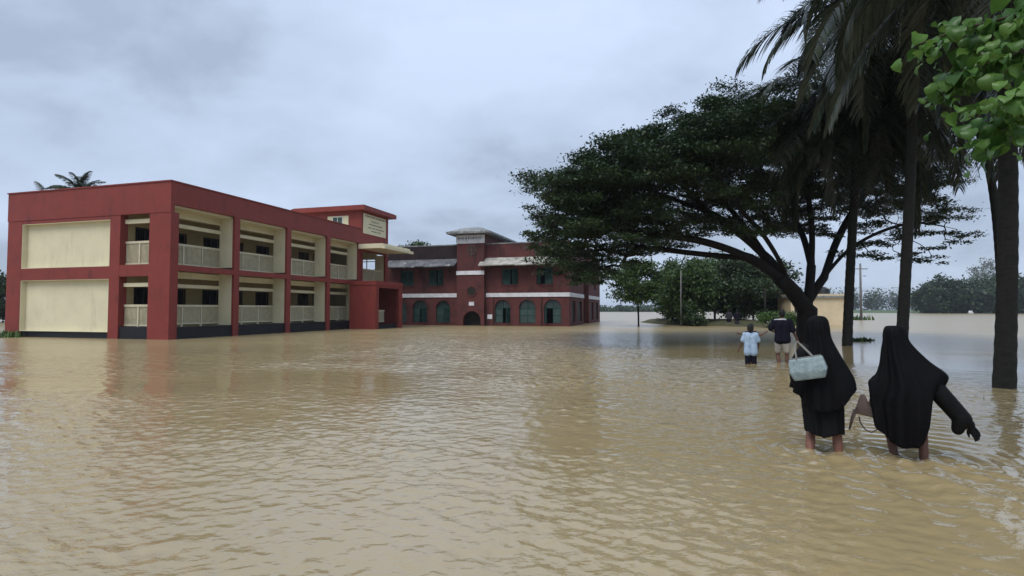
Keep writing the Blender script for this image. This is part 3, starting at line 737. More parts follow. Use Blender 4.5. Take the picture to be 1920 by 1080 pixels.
def rain_tree():
    rng = np.random.RandomState(21); D = 19.6
    b = W(1513, 642); D = b.y
    o = empty('rain_tree', (b.x, b.y, 0), 0, label='huge spreading dark tree with arching limbs leaning over the water', cat='tree')
    L = lambda l: [P(px, py, D + dy) - Vector((b.x, b.y, 0)) for px, py, dy in l]
    def near(pt): return lambda pts: int(np.argmin([(p - pt).length for p in pts]))
    trunk = L([(1513, 662, 0), (1512, 635, 0), (1513, 600, 0), (1514, 568, 0)])
    limbs = [(None, trunk)]
    def limb(l): pl = L(l); limbs.append((near(pl[0]), pl))
    limb([(1513, 585, 0), (1488, 548, -.2), (1450, 512, -.5), (1405, 484, -.9), (1350, 462, -1.4), (1290, 447, -1.8), (1220, 440, -2.1), (1150, 430, -2.2), (1085, 418, -2.0)])
    limb([(1470, 530, -.35), (1440, 487, 0), (1395, 444, .3), (1335, 402, .6), (1270, 376, .9), (1200, 352, 1.2), (1130, 342, 1.5)])
    limb([(1488, 548, -.2), (1462, 490, -.8), (1428, 436, -1.6), (1388, 392, -2.4), (1355, 340, -3.1), (1320, 290, -3.6)])
    limb([(1514, 575, 0), (1521, 500, .2), (1522, 430, .4), (1512, 350, .8), (1490, 270, 1.2), (1470, 215, 1.5)])
    limb([(1514, 568, 0), (1545, 520, .3), (1590, 470, .6), (1650, 435, .8), (1720, 418, .9), (1795, 430, 1.0)])
    limb([(1545, 520, .3), (1570, 450, 1.2), (1610, 380, 2.2), (1660, 320, 3.2)])
    limb([(1440, 487, 0), (1400, 430, 1.6), (1350, 370, 3.2), (1300, 320, 4.4)])
    limb([(1521, 500, .2), (1500, 430, 2.0), (1450, 350, 3.6), (1400, 290, 4.6)])
    limb([(1335, 402, .6), (1270, 340, -.6), (1210, 300, -1.4), (1150, 290, -1.8)])
    limb([(1290, 447, -1.8), (1200, 400, -2.8), (1110, 385, -3.4), (1040, 380, -3.4)])
    limb([(1405, 484, -.9), (1330, 478, -.2), (1260, 470, .6), (1200, 462, 1.2)])
    top = [(985, 348), (1010, 312), (1060, 285), (1120, 255), (1170, 228), (1240, 200), (1330, 168), (1400, 153), (1480, 150), (1600, 170), (1720, 270), (1840, 400)]
    bot = [(985, 400), (1010, 470), (1050, 500), (1095, 535), (1130, 520), (1180, 480), (1240, 470), (1330, 440), (1450, 440), (1550, 450), (1650, 470), (1760, 450), (1840, 430)]
    pads = []; rads = []
    tries = 0
    while len(pads) < 600 and tries < 26000:
        tries += 1
        px = rng.uniform(1028, 1770); dy = rng.uniform(-5.0 if px < 1430 else 0.2, 6.5)
        tpx, bpx = smooth_interp(top, px), smooth_interp(bot, px)
        edge = math.sqrt(max(0, 1 - (dy / 6.5) ** 2))
        t = rng.beta(1.0, 1.15)
        if t > .7 and rng.uniform() < (.1 if px < 1180 else .4): continue
        tpx2 = bpx - (bpx - tpx) * (.45 + .55 * edge)
        py = tpx2 + 24 + (bpx - tpx2 - 24) * t
        q = P(px, py, D + dy) - Vector((b.x, b.y, 0))
        if any((q - p).length < .62 for p in pads): continue
        if px > 1640 and rng.uniform() < .55: continue
        if 1545 < px < 1800 and py > 405 and rng.uniform() < .6: continue
        pads.append(q); rads.append(rng.uniform(.55, 1.0) * (1.18 if t < .45 else .88))
    # low sprays on the right and over the old building
    for px, py, dy in ((1640, 480, .6), (1655, 488, .6), (1600, 480, .4), (1580, 470, .3), (1720, 492, .8), (1745, 490, .8), (1700, 480, .8), (1790, 452, 1), (1815, 440, 1.1), (1770, 440, .9), (1690, 445, 1), (1620, 462, .7), (1740, 468, .9), (1080, 505, -2), (1115, 515, -2.2), (1040, 480, -2.2), (1005, 465, -2.4), (1130, 505, -1.8), (1060, 495, -2.5), (1095, 528, -2), (1020, 492, -2.6), (1125, 535, -2.2), (1070, 470, -1.5), (1150, 490, -1), (990, 440, -2.5), (1045, 515, -2.3), (1105, 480, -1.2)):
        pads.append(P(px, py, D + dy) - Vector((b.x, b.y, 0))); rads.append(.50)
    pts, par, load, nl = grow(limbs, pads, rng=rng)
    mb = skeleton_mesh(pts, par, load, .0125, .555, .40)
    mb.build('trunk', M['bark'], o, True)
    Cs = []
    for p, r in zip(pads, rads):
        k = int(330 * (r / .6) ** 2)
        # several flat tufts per spray, held above the twig
        nt_ = rng.randint(4, 7); tuft = rng.normal(size=(nt_, 3)) * np.array([r * .58, r * .58, r * .13]); which = rng.randint(0, nt_, k)
        c = tuft[which] + rng.normal(size=(k, 3)) * np.array([r * .27, r * .27, r * .085])
        Cs.append(c + np.array(tuple(p)) + np.array([0, 0, .06]))
    V, Q = leaf_quads(np.vstack(Cs), .068, rng, .45, .5)
    link('crown', mesh_np('rain_tree_crown', V, Q), M['rain_leaf'], o)
rain_tree()

def tree(name, label, base, height, rx, crown_lo, leaf, n_pads, per, size, mat, seed, group=None, ry=None, lean=0, trunk_r=.12, cat='tree', shape='dome', flat=.7):
    rng = np.random.RandomState(seed); ry = ry or rx
    o = empty(name, base, 0, label=label, cat=cat, group=group)
    ht = height; limbs = [(None, [(0, 0, -.5), (lean * .2, 0, ht * .15), (lean * .5, .1, max(crown_lo, ht * .3)), (lean, 0, ht * .7)])]
    pads = []
    while len(pads) < n_pads:
        v = rng.normal(size=3); v /= np.linalg.norm(v); v *= rng.uniform(.25, 1) ** .5
        z = crown_lo + (ht - crown_lo) * (.5 + .5 * v[2])
        k = 1.0 if shape == 'dome' else (.55 + .6 * (z - crown_lo) / (ht - crown_lo))
        pads.append(Vector((lean + v[0] * rx * k * rng.uniform(.75, 1.1), v[1] * ry * k, z)))
    pts, par, load, nl = grow(limbs, pads, rng=rng)
    skeleton_mesh(pts, par, load, trunk_r * .1, .5, trunk_r).build('trunk', M['bark'], o, True)
    r = (rx * ry * (ht - crown_lo)) ** (1/3) * .85 / n_pads ** (1/3)
    C = np.vstack([rng.normal(size=(per, 3)) * np.array([r, r, r * flat]) * .62 * rng.uniform(.7, 1.25) + np.array(tuple(p)) for p in pads])
    C[:, 2] = np.maximum(C[:, 2], .02)
    V, Q = leaf_quads(C, size, rng, .8, .55)
    link('crown', mesh_np('crown', V, Q), M[mat], o)
    return o
def ground(px, y): p = P(px, 580, y); return (p.x, p.y, 0)
tree('young_tree', 'small leafy tree standing alone in the water beside the old building', ground(1197, 46), 5.35, 2.25, 1.5, None, 46, 210, .12, 'mid_leaf', 31, trunk_r=.11, flat=.55)
mids = [(1262, 54, 5.4, 1.9, .5, 'mid_leaf', 'leafy bright green tree next to the small lone tree'), (1290, 50, 6.2, 2.7, .1, 'mid_leaf', 'rounded low-crowned tree behind the slim pale post'),
        (1340, 56, 7.0, 3.0, .8, 'mid_leaf', 'green-topped tall tree in the middle of the dark grove'), (1385, 51, 6.0, 2.7, .7, 'dark_leaf', 'dark tree above the two distant standing people'),
        (1428, 54, 6.6, 2.9, .9, 'dark_leaf', 'dark tree at the right end of the grove by the wooden post'), (1318, 64, 7.0, 3.2, 1.5, 'dark_leaf', 'dark tree half hidden at the back of the grove'), (1412, 66, 7.4, 3.6, .8, 'dark_leaf', 'tallest dark tree furthest back in the grove')]
for i, (px, y, h, r, lo, mt, lb) in enumerate(mids):
    tree('bushy_tree', lb, ground(px, y), h, r, lo, None, 60, 210, .14, mt, 40 + i, 'trees of the dark grove on the bank', trunk_r=.14, flat=.6)
for i, (px, y, h, r, lb) in enumerate(((1452, 43, 1.3, 1.1, 'low yellow-green bush at the foot of the tan hut wall'), (1478, 41, 1.0, .9, 'small bush between the walking man and the big trunk'), (1300, 47, .9, 1.2, 'low dark bush at the water edge below the grove'))):
    tree('bush', lb, ground(px, y), h, r, .0, None, 24, 120, .08, 'grass' if i < 2 else 'dark_leaf', 60 + i, trunk_r=.03, cat='bush')
tree('tree_behind_building', 'green tree top showing over the old building roof beside the tower', ground(787, 72), 9.9, 2.6, 6.6, None, 40, 160, .17, 'mid_leaf', 71, trunk_r=.2)
tree('edge_tree', 'dark trees at the far left edge behind the school', ground(-25, 60), 5.0, 3.4, .3, None, 60, 160, .18, 'dark_leaf', 72, trunk_r=.15)
# far shore on the right
far = [(1745, 196, 9.2, 5.5), (1768, 192, 13.0, 6.0), (1800, 195, 10.8, 8), (1835, 190, 11.0, 8), (1872, 193, 12.5, 8), (1908, 190, 12.0, 8), (1950, 192, 11.5, 8), (1998, 195, 12.5, 9)]
lbs = ['lowest tree at the left end of the dark far treeline', 'rounded taller tree near the left end of the far treeline', 'far dark tree left of the white speck on the shore', 'far dark tree above the white speck on the shore', 'far dark tree behind the thick right palm trunk', 'far dark tree just right of the thick palm trunk', 'far dark tree at the right edge', 'far dark tree beyond the right edge']
for i, (px, y, h, r) in enumerate(far[:7]):
    tree('far_tree', lbs[i], ground(px, y), h, r, .2, None, 60, 130, .50, 'far_leaf', 80 + i, 'trees of the far right shore', trunk_r=.3)
tree('feathery_tree', 'tall pale feathery tree rising above the far right treeline', ground(1850, 230), 22, 5.4, 10, None, 46, 36, .42, 'pale_leaf', 95, trunk_r=.35)
def treeline(name, x0, x1, y, hlo, hhi, mat, seed, label):
    rng = np.random.RandomState(seed); n = int(abs(x1 - x0) / 3.2); Cs = []
    for i in range(n):
        x = x0 + (x1 - x0) * (i + rng.uniform()) / n; h = rng.uniform(hlo, hhi); r = rng.uniform(2.5, 5)
        c = rng.normal(size=(260, 3)) * np.array([r * .55, r * .8, h * .28]) + np.array([x, y + rng.uniform(-8, 8), h * .5]); Cs.append(c)
    C = np.vstack(Cs); C[:, 2] = np.clip(C[:, 2], .05, hhi)
    V, Q = leaf_quads(C, .8, rng, .8, .6)
    link(name, mesh_np(name, V, Q), M[mat], None); tag(bpy.data.objects[name], label, 'treeline', kind='stuff')
treeline('hazy_treeline', 190, 400, 410, 9, 17, 'far_leaf', 5, 'hazy low treeline across the water between the palm trunks')
treeline('far_hedgerow', -10, 130, 318, 1.5, 3.6, 'far_leaf', 6, 'thin green hedgerow on the far bank beside the old building')

# ------------------------------------------------------------------ palms
def frond_mesh(L, elev, curve, rng, n=70, droop=1.0, mat_idx=0, ww=.046):
    "frond in its own frame: leaves the crown along +X at angle elev and bends down; returns verts, quads"
    pts = []; p = np.zeros(3); a = elev; k = 26; ds = L / k
    for i in range(k + 1):
        pts.append(p.copy()); p = p + ds * np.array([math.cos(a), 0, math.sin(a)]); a = max(a - curve / k * (.5 + 1.2 * i / k), -R(88))
    pts = np.array(pts); V = []; Q = []
    for i, q in enumerate(pts):      # rachis, three-sided
        r = .035 * (1 - .85 * i / k) + .004
        V += [q + np.array([0, r, 0]), q + np.array([0, -r, 0]), q + np.array([0, 0, -r * 1.3]), q + np.array([0, 0, r * .3])]
    for i in range(k):
        for j, j2 in ((0, 2), (2, 1), (1, 3), (3, 0)): Q.append((i*4 + j, i*4 + j2, (i+1)*4 + j2, (i+1)*4 + j))
    for i in range(n):
        t = .10 + .90 * (i + rng.uniform(-.2, .2)) / n; t = min(t, .995); f = t * k; i0 = min(int(f), k - 1); q = pts[i0] + (pts[i0+1] - pts[i0]) * (f - i0)
        tan = pts[min(i0+1, k)] - pts[max(i0-1, 0)]; tan = tan / np.linalg.norm(tan)
        ll = L * .245 * (math.sin(math.pi * (t * .80 + .14)) ** .7) * rng.uniform(.85, 1.1)
        for sd in (-1, 1):
            if rng.uniform() < .05: continue
            d = np.array([0, sd, 0]) * 1.0 + tan * (.50 + .5 * t) + np.array([0, 0, rng.uniform(-.15, .22)]); d /= np.linalg.norm(d)
            c = q.copy(); wv = np.cross(d, np.array([0, 0, 1.0])); wv /= np.linalg.norm(wv) + 1e-6; wd = ww * rng.uniform(.8, 1.2); b0 = len(V); seg = 4
            for s in range(seg + 1):
                h = wd * (.6, 1, .9, .6, .08)[s] * .5
                V += [c + wv * h, c - wv * h]
                c = c + d * ll / seg; d = d + np.array([0, 0, -(.17 + .20 * rng.uniform()) * droop]); d /= np.linalg.norm(d)
            for s in range(seg): Q.append((b0 + 2*s, b0 + 2*s + 1, b0 + 2*s + 3, b0 + 2*s + 2))
    return np.array(V), np.array(Q)
def palm(name, label, base, top, r0, r1, fronds, seed, mat='frond', L=4.4, nl=66, group=None, ww=.046, bend=1.0):
    rng = np.random.RandomState(seed); base = Vector(base); top = Vector(top)
    o = empty(name, base, 0, label=label, cat='palm tree', group=group)
    n = 60; pts = []; rad = []; d = top - base
    for i in range(n + 1):
        t = i / n; q = Vector((d.x * t ** bend + .10 * math.sin(t * 3.1 + seed), d.y * t, -.6 + (d.z + .6) * t)); pts.append(q)
        fl = .28 * math.exp(-t * 16)
        rad.append((r0 + (r1 - r0) * t) * (1 + fl) * (1.0 + (.035 if i % 2 else -.02)))
    end = pts[-1].copy()
    MB().tube(pts, rad, 14).build('trunk', M['palmbark'], o, True)
    m = MB(); m.ball(end, (.24, .24, .38)); m.build('crown_heart', M['palmbark'], o, True)
    for i, f in enumerate(fronds):
        az, el, cv, ls = f
        V, Q = frond_mesh(L * ls, R(el), R(cv), rng, nl, 1.0, ww=ww)
        fo = link('frond', mesh_np('frond', V, Q), M[mat], o)
        fo.location = end + Vector((0, 0, .1)); fo.rotation_euler = (rng.uniform(-.15, .15), 0, R(az))
    return o
def ring_fronds(n, rng, lo=-35, hi=65):
    out = []
    for i in range(n):
        t = i / (n - 1); el = hi + (lo - hi) * t ** .8
        out.append((i * 137.5 + rng.uniform(-14, 14), el + rng.uniform(-6, 6), 70 + 40 * (1 - t) + rng.uniform(-12, 22), rng.uniform(.85, 1.08)))
    return out
rg = np.random.RandomState(5)
bA = W(1592, 648); tA = P(1603, 205, bA.y); 
palm('coconut_palm', 'coconut palm with a slim trunk between the hut and the utility pole', bA, tA, .175, .14, [(180, 30, 75, 1.1), (165, 5, 70, 1.1), (200, -12, 55, 1.05), (215, 35, 80, 1.1), (150, 45, 90, 1.0), (190, -35, 40, 1.0), (225, -20, 50, 1)] + ring_fronds(40, rg, -46, 66), 11, L=5.2, nl=76)
bB = W(1690, 663); tB = P(1712, -5, bB.y)
palm('coconut_palm', 'coconut palm whose trunk rises right behind the woman on the right', bB, tB, .162, .130, [(178, 34, 66, 1.18), (195, 22, 70, 1.15), (165, 8, 66, 1.15), (205, -5, 58, 1.15), (186, -22, 48, 1.1), (220, 20, 75, 1.15), (172, -38, 36, 1.05), (232, -15, 55, 1.1), (245, 25, 80, 1.1)] + ring_fronds(46, rg, -54, 66), 12, L=5.3, nl=82)
bC = W(1874, 727); tC = P(1885, -150, bC.y)
tC.z = 8.6
palm('coconut_palm', 'nearest palm with a thick trunk at the right edge', bC, tC, .160, .122, [(190, 20, 75, 1.2), (205, 0, 60, 1.2), (178, -15, 55, 1.15), (220, -25, 50, 1.1), (165, -35, 40, 1.1)] + ring_fronds(30, rg, -52, 62), 13, L=4.3, nl=76)
bD = ground(1875, 22); tD = P(1775, 130, 22)
palm('coconut_palm', 'palm hidden behind the thick right trunk, its crown bent out to the left', bD, tD, .15, .13, [(185, 10, 70, 1.1), (205, -15, 55, 1.1), (170, -30, 45, 1.05), (225, 15, 80, 1.1)] + ring_fronds(42, rg, -54, 62), 14, L=5.0, nl=72, bend=5)
# palm tops behind the school
q = P(152, 366, 52); palm('coconut_palm', 'palm top showing above the school roof', (q.x, q.y, 0), q, .2, .15, [(f[0], f[1], f[2] * .55, f[3]) for f in ring_fronds(22, rg, 8, 85)], 15, 'frond_far', 2.6, 46, ww=.15)
q = P(92, 385, 52); palm('coconut_palm', 'lone palm frond at the left end of the school roof', (q.x, q.y, 0), q, .2, .15, [(165, 62, 25, 1), (30, 30, 60, .5), (200, 10, 60, .6)], 16, 'frond_far', 2.9, 44, ww=.15)

# ------------------------------------------------------------------ broad-leaved tree close by on the right
def broad_leaf_mesh(seed):
    rng = np.random.RandomState(seed); V = []; Q = []; n = 7; L = 1.0; wdt = (.03, .24, .40, .45, .40, .27, .02); c = np.array([0, 0, 0.0]); a = .25
    for i in range(n):
        wv = wdt[i] * rng.uniform(.95, 1.05); rip = .05 * math.sin(i * 2.1 + seed)
        V += [(c[0], -wv, c[2] + wv * .30 + rip), (c[0] + .02, -wv * .5, c[2] + wv * .20), (c[0], 0, c[2]), (c[0] + .02, wv * .5, c[2] + wv * .20), (c[0], wv, c[2] + wv * .28 - rip)]
        c = c + np.array([math.cos(a), 0, math.sin(a)]) * (L / (n - 1)); a -= .26
    for i in range(n - 1):
        for j in range(4): Q.append((i*5+j, (i+1)*5+j, (i+1)*5+j+1, i*5+j+1))
    me = mesh_np('broad_leaf', V, Q); me.materials.append(M['big_leaf']); me.polygons.foreach_set('use_smooth', [True] * len(me.polygons))
    return me
def broadleaf():
    rng = np.random.RandomState(77); base = Vector((5.75, 4.2, 0))
    o = empty('broadleaf_tree', base, 0, label='bright green broad-leaved branches reaching in at the upper right', cat='tree')
    MB().tube([(0, 0, -.5), (.03, .02, 1.2), (-.02, .05, 2.6), (.05, 0, 4.4), (0, .1, 5.6)], [.13, .11, .10, .075, .03], 12).build('trunk', M['twig'], o, True)
    meshes = [broad_leaf_mesh(i) for i in range(4)]
    twigs = [[(2050, 40, 4.5), (1900, 30, 4.5), (1800, 55, 4.5), (1725, 82, 4.45)], [(2050, 40, 4.3), (1950, 85, 4.3), (1870, 112, 4.3), (1815, 135, 4.3)],
             [(1880, 60, 4.5), (1830, 110, 4.55), (1785, 150, 4.6), (1765, 180, 4.6)], [(2060, 120, 4.1), (1960, 165, 4.1), (1880, 190, 4.1), (1815, 220, 4.1)],
             [(1960, 165, 4.1), (1900, 215, 4.15), (1870, 250, 4.2), (1850, 275, 4.2)], [(2060, 0, 4.2), (1980, 15, 4.2), (1925, 40, 4.2), (1895, 60, 4.2)], [(2070, 140, 4.4), (1990, 190, 4.4), (1930, 225, 4.4), (1900, 240, 4.4)]]
    for ti, tw in enumerate(twigs):
        pl = [P(*q) - base for q in tw]
        root = pl[0]; start = Vector((0, 0.02, max(2.2, root.z - .7)))
        br = MB().tube([start, start.lerp(root, .55) + Vector((0, 0, .08)), *pl], [.045, .03, .02, .014, .010, .005], 7).build('branch', M['twig'], o, True)
        nlf = 44 if ti not in (2, 4) else 34
        for i in range(nlf):
            t = (i + rng.uniform()) / nlf * 2.95; i0 = min(int(t), 2); p = pl[i0].lerp(pl[i0+1], t - i0)
            lf = bpy.data.objects.new('leaf', meshes[rng.randint(4)]); COL.objects.link(lf); lf.parent = br
            sd = rng.choice((-1, 1)); d = (pl[i0+1] - pl[i0]).normalized()
            az = math.atan2(d.y, d.x) + sd * rng.uniform(.2, 1.5)
            lf.location = p + Vector((rng.normal() * .04, rng.normal() * .12, rng.normal() * .06)); s = rng.uniform(.105, .185) * (1.1 if i0 < 2 else .9)
            lf.scale = (s, s, s); lf.rotation_euler = (rng.normal() * .5, rng.uniform(.15, 1.3), az)
    # smaller leaves between the large ones, and an unseen crown added overhead to darken the water
    C = []; SZ = []
    for tw in twigs:
        pl = [np.array(tuple(P(*q) - base)) for q in tw]
        for i in range(64):
            t = rng.uniform(0, 2.99); i0 = int(t); C.append(pl[i0] + (pl[i0+1] - pl[i0]) * (t - i0) + rng.normal(size=3) * np.array([.06, .16, .07])); SZ.append(rng.uniform(.06, .11))
    for i in range(2600):
        v = rng.normal(size=3); v *= rng.uniform(.35, 1) ** .5 / np.linalg.norm(v); C.append(np.array([.1, -.1, 6.1]) + v * np.array([2.6, 2.2, 1.45])); SZ.append(rng.uniform(.12, .24))
    lv = np.array([v.co for v in meshes[0].vertices]); lq = np.array([tuple(p.vertices) for p in meshes[0].polygons]); VV = []; QQ = []
    for c, sz in zip(C, SZ):
        Mx = np.array((Matrix.Rotation(rng.uniform(0, 6.28), 3, 'Z') @ Matrix.Rotation(rng.uniform(.1, 1.3), 3, 'Y') @ Matrix.Rotation(rng.normal() * .5, 3, 'X'))); QQ.append(lq + len(VV) * len(lv)); VV.append((lv * sz) @ Mx.T + c)
    tag(link('foliage_with_shade_crown', mesh_np('foliage_with_shade_crown', np.vstack(VV), np.vstack(QQ)), M['big_leaf_small'], o, True), kind='stuff')
    for k in range(5):  # unseen branches that carry the added crown
        a = k * 1.3; MB().tube([(0, .06, 4.2), (.5 * math.cos(a), .5 * math.sin(a), 5.2), (1.5 * math.cos(a), 1.4 * math.sin(a), 6.1)], [.05, .035, .012], 7).build('branch', M['twig'], o, True)
broadleaf()
t = M['big_leaf'].node_tree; oi = t.nodes.new('ShaderNodeObjectInfo')
for n_ in list(t.nodes):
    if n_.type == 'MAP_RANGE': t.links.new(oi.outputs['Random'], n_.inputs[0])

# ------------------------------------------------------------------ small water plants and grass
def weed(name, label, loc, n, h, spread, seed, mat='grass', blade=.02, cat='plant'):
    rng = np.random.RandomState(seed); V = []; Q = []
    for i in range(n):
        x, y = rng.normal() * spread, rng.normal() * spread * .5; a = rng.uniform(0, 6.28); hh = h * rng.uniform(.4, 1); ln = rng.uniform(.2, 1.0) * hh; w_ = blade * rng.uniform(.6, 1.3); b0 = len(V)
        for s, t in enumerate((0, .5, 1)):
            cx, cy, cz = x + math.cos(a) * ln * t * t, y + math.sin(a) * ln * t * t, hh * t - .03; ww_ = w_ * (1, .8, .1)[s]
            V += [(cx - math.sin(a) * ww_, cy + math.cos(a) * ww_, cz), (cx + math.sin(a) * ww_, cy - math.cos(a) * ww_, cz)]
        for s in range(2): Q.append((b0 + 2*s, b0 + 2*s + 1, b0 + 2*s + 3, b0 + 2*s + 2))
    o = empty(name, loc, 0, label=label, cat=cat); tag(link('blades', mesh_np(name, V, Q), M[mat], o), kind='stuff'); return o
weed('grass_tuft', 'clump of green grass at the foot of the school front wall', (-25.55, 28.1, 0), 260, .42, .55, 1, blade=.03)
p = W(1610, 640); weed('water_weed', 'leafy weed poking out of the water beside the slim palm trunk', p, 90, .24, .22, 2, 'mid_leaf', .05)
p = W(1630, 639); weed('water_weed', 'smaller weed right of the leafy weed by the slim palm', p, 40, .16, .14, 3, 'mid_leaf', .05)
p = W(1603, 600); weed('water_weed', 'pale green weed at the foot of the utility pole', p, 90, .8, .9, 4, 'grass', .14)
p = W(1903, 752); weed('dry_twig', 'thin dry twig sticking out of the water right of the thick palm', p, 5, .16, .03, 5, 'twig', .006, 'twig')
p = W(1839, 748); weed('dry_twig', 'thin dry twig sticking up left of the thick palm base', p, 3, .12, .02, 6, 'twig', .005, 'twig')
p = P(1820, 581, 182)
o = empty('small_boat', (p.x, p.y, 0), R(20), label='tiny white boat moored at the far right shore', cat='boat')
MB().hull([(-.6, -.25, -.1), (.6, -.25, -.1), (.6, .25, -.1), (-.6, .25, -.1)], [(-1.0, -.4, .4), (.95, -.4, .4), (.95, .4, .4), (-1.0, .4, .4)]).build('hull', M['foam'], o)
MB().box(-.5, .4, -.3, .3, .402, .95).build('cabin', M['foam'], o)

# ------------------------------------------------------------------ people
def V3(*a): return Vector(a)
def add_hand(mb, wrist, direction, palm_n, s=1.0, curl=.5):
    "palm with four unequal curled fingers and a thumb on the side"
    d = Vector(direction).normalized(); n = Vector(palm_n); n = (n - d * n.dot(d)).normalized(); sdv = d.cross(n)
    pe = wrist + d * .085 * s
    for q in (-1, 0, 1): mb.cap(wrist + sdv * .012 * q * s, .019 * s, pe + sdv * .026 * q * s, .015 * s)
    for i, ln in enumerate((.066, .076, .072, .056)):
        b = pe + sdv * (-.033 + .022 * i) * s; d1 = (d + n * curl * .5).normalized(); d2 = (d + n * curl * 1.5).normalized()
        m = b + d1 * ln * .5 * s; mb.cap(b, .0098 * s, m, .0092 * s); mb.cap(m, .0092 * s, m + d2 * ln * .5 * s, .0078 * s)
    t0 = wrist + d * .025 * s - sdv * .022 * s; t1 = t0 + (-sdv * .8 + d * .7 + n * .25).normalized() * .042 * s; t2 = t1 + (d + n * .3 - sdv * .15).normalized() * .036 * s
    mb.cap(t0, .0135 * s, t1, .0115 * s); mb.cap(t1, .0115 * s, t2, .009 * s)
BASE = dict(head=(0, .015, 1.585), neck=(0, 0, 1.44), chest=(0, 0, 1.27), belly=(0, .0, 1.05), pelvis=(0, 0, .93),
            shL=(-.18, 0, 1.37), elL=(-.235, -.03, 1.09), wrL=(-.25, .06, .85), shR=(.18, 0, 1.37), elR=(.235, -.03, 1.09), wrR=(.25, .06, .85),
            hipL=(-.09, 0, .90), knL=(-.10, .03, .48), anL=(-.10, -.02, .08), hipR=(.09, 0, .90), knR=(.10, .03, .48), anR=(.10, -.02, .08))
def joints(H, pose, fat=1.0):
    s = H / 1.70; J = {k: Vector(v) * s for k, v in BASE.items()}
    for k, v in pose.items(): J[k] = Vector(v)
    return J, s
def body_mesh(J, s, face=True, curl=.5, hs=1.0):
    m = MB(); h = J['head']; s0 = s; s = s * hs
    m.ball(h + V3(0, -.008, .02) * s, (.074*s, .092*s, .098*s), 16, 12); m.ball(h + V3(0, .022, -.045) * s, (.056*s, .066*s, .068*s), 14, 10)
    m.cap(h + V3(0, .092, .0) * s, .010*s, h + V3(0, .106, -.026) * s, .014*s)          # nose
    m.ball(h + V3(0, .088, -.060) * s, (.024*s, .010*s, .008*s), 10, 6)                    # mouth
    for q in (-1, 1): m.ball(h + V3(q * .076, -.005, -.01) * s, (.012*s, .022*s, .032*s), 8, 6)
    s = s0
    m.cap(J['neck'], .054*s, h - V3(0, .01, .05) * s, .050*s)
    m.cap(J['shL'], .055*s, J['neck'] - V3(0, 0, .06) * s, .066*s); m.cap(J['shR'], .055*s, J['neck'] - V3(0, 0, .06) * s, .066*s)
    for q in (-1, 1):
        m.cap(J['chest'] + V3(q*.075, 0, .03) * s, .095*s, J['belly'] + V3(q*.06, 0, 0) * s, .088*s); m.cap(J['belly'] + V3(q*.06, 0, 0) * s, .088*s, J['pelvis'] + V3(q*.075, -.01, 0) * s, .10*s)
    for q in 'LR':
        sh, el, wr = J['sh'+q], J['el'+q], J['wr'+q]
        m.cap(sh, .052*s, el, .038*s); m.cap(el, .040*s, wr, .026*s)
        fd = (wr - el).normalized(); add_hand(m, wr, fd, V3(1 if q == 'L' else -1, .4, 0), s, curl)
        hp, kn, an = J['hip'+q], J['kn'+q], J['an'+q]
        m.cap(hp, .088*s, kn, .054*s); cf = kn.lerp(an, .32) + V3(0, -.014, 0) * s; m.cap(kn, .052*s, cf, .054*s); m.cap(cf, .054*s, an, .035*s)
        sole = an + V3(0, .02, -.055) * s; m.cap(an + V3(0, -.035, -.045) * s, .034*s, an + V3(0, .13, -.055) * s, .026*s); m.cap(an, .036*s, sole, .034*s)
    return m
def hair_mesh(J, s, longer=0):
    m = MB(); h = J['head']
    m.ball(h + V3(0, -.018, .035) * s, (.083*s, .096*s, .096*s), 16, 12); m.ball(h + V3(0, -.045, -.01) * s, (.078*s, .066*s, .08*s), 14, 10)
    if longer: m.cap(h + V3(0, -.05, -.02) * s, .07*s, h + V3(0, -.055, -longer) * s, .055*s)
    return m
def eyes(o, J, s):
    for q in (-1, 1): MB().ball(J['head'] + V3(q*.031, .079, .004) * s, .010*s, 8, 6).build('eye', M['eye'], o, True)
def shirt_mesh(J, s, sleeve=.7, hem=-.04, loose=.022, wide=.0):
    m = MB(); L = loose * s
    m.cap(J['shL'], .058*s + L, J['neck'] - V3(0, 0, .065) * s, .062*s + L); m.cap(J['shR'], .058*s + L, J['neck'] - V3(0, 0, .065) * s, .062*s + L)
    for q in (-1, 1):
        m.cap(J['chest'] + V3(q*.08, 0, .03) * s, .098*s + L, J['belly'] + V3(q*(.065 + wide), 0, 0) * s, .095*s + L); m.cap(J['belly'] + V3(q*(.065 + wide), 0, 0) * s, .095*s + L, J['pelvis'] + V3(q*(.08 + wide), -.01, hem) * s, .10*s + L)
    for q in 'LR': e = J['sh'+q].lerp(J['el'+q], sleeve); m.cap(J['sh'+q], .062*s + L * .6, e, .056*s + L)
    return m
def shorts_mesh(J, s, to=.85, loose=.02):
    m = MB(); L = loose * s
    for q in (-1, 1): m.cap(J['belly'] + V3(q*.05, 0, -.06) * s, .085*s + L, J['pelvis'] + V3(q*.075, -.01, -.02) * s, .10*s + L)
    for q in 'LR': m.cap(J['hip'+q], .092*s + L, J['hip'+q].lerp(J['kn'+q], to), .070*s + L)
    return m

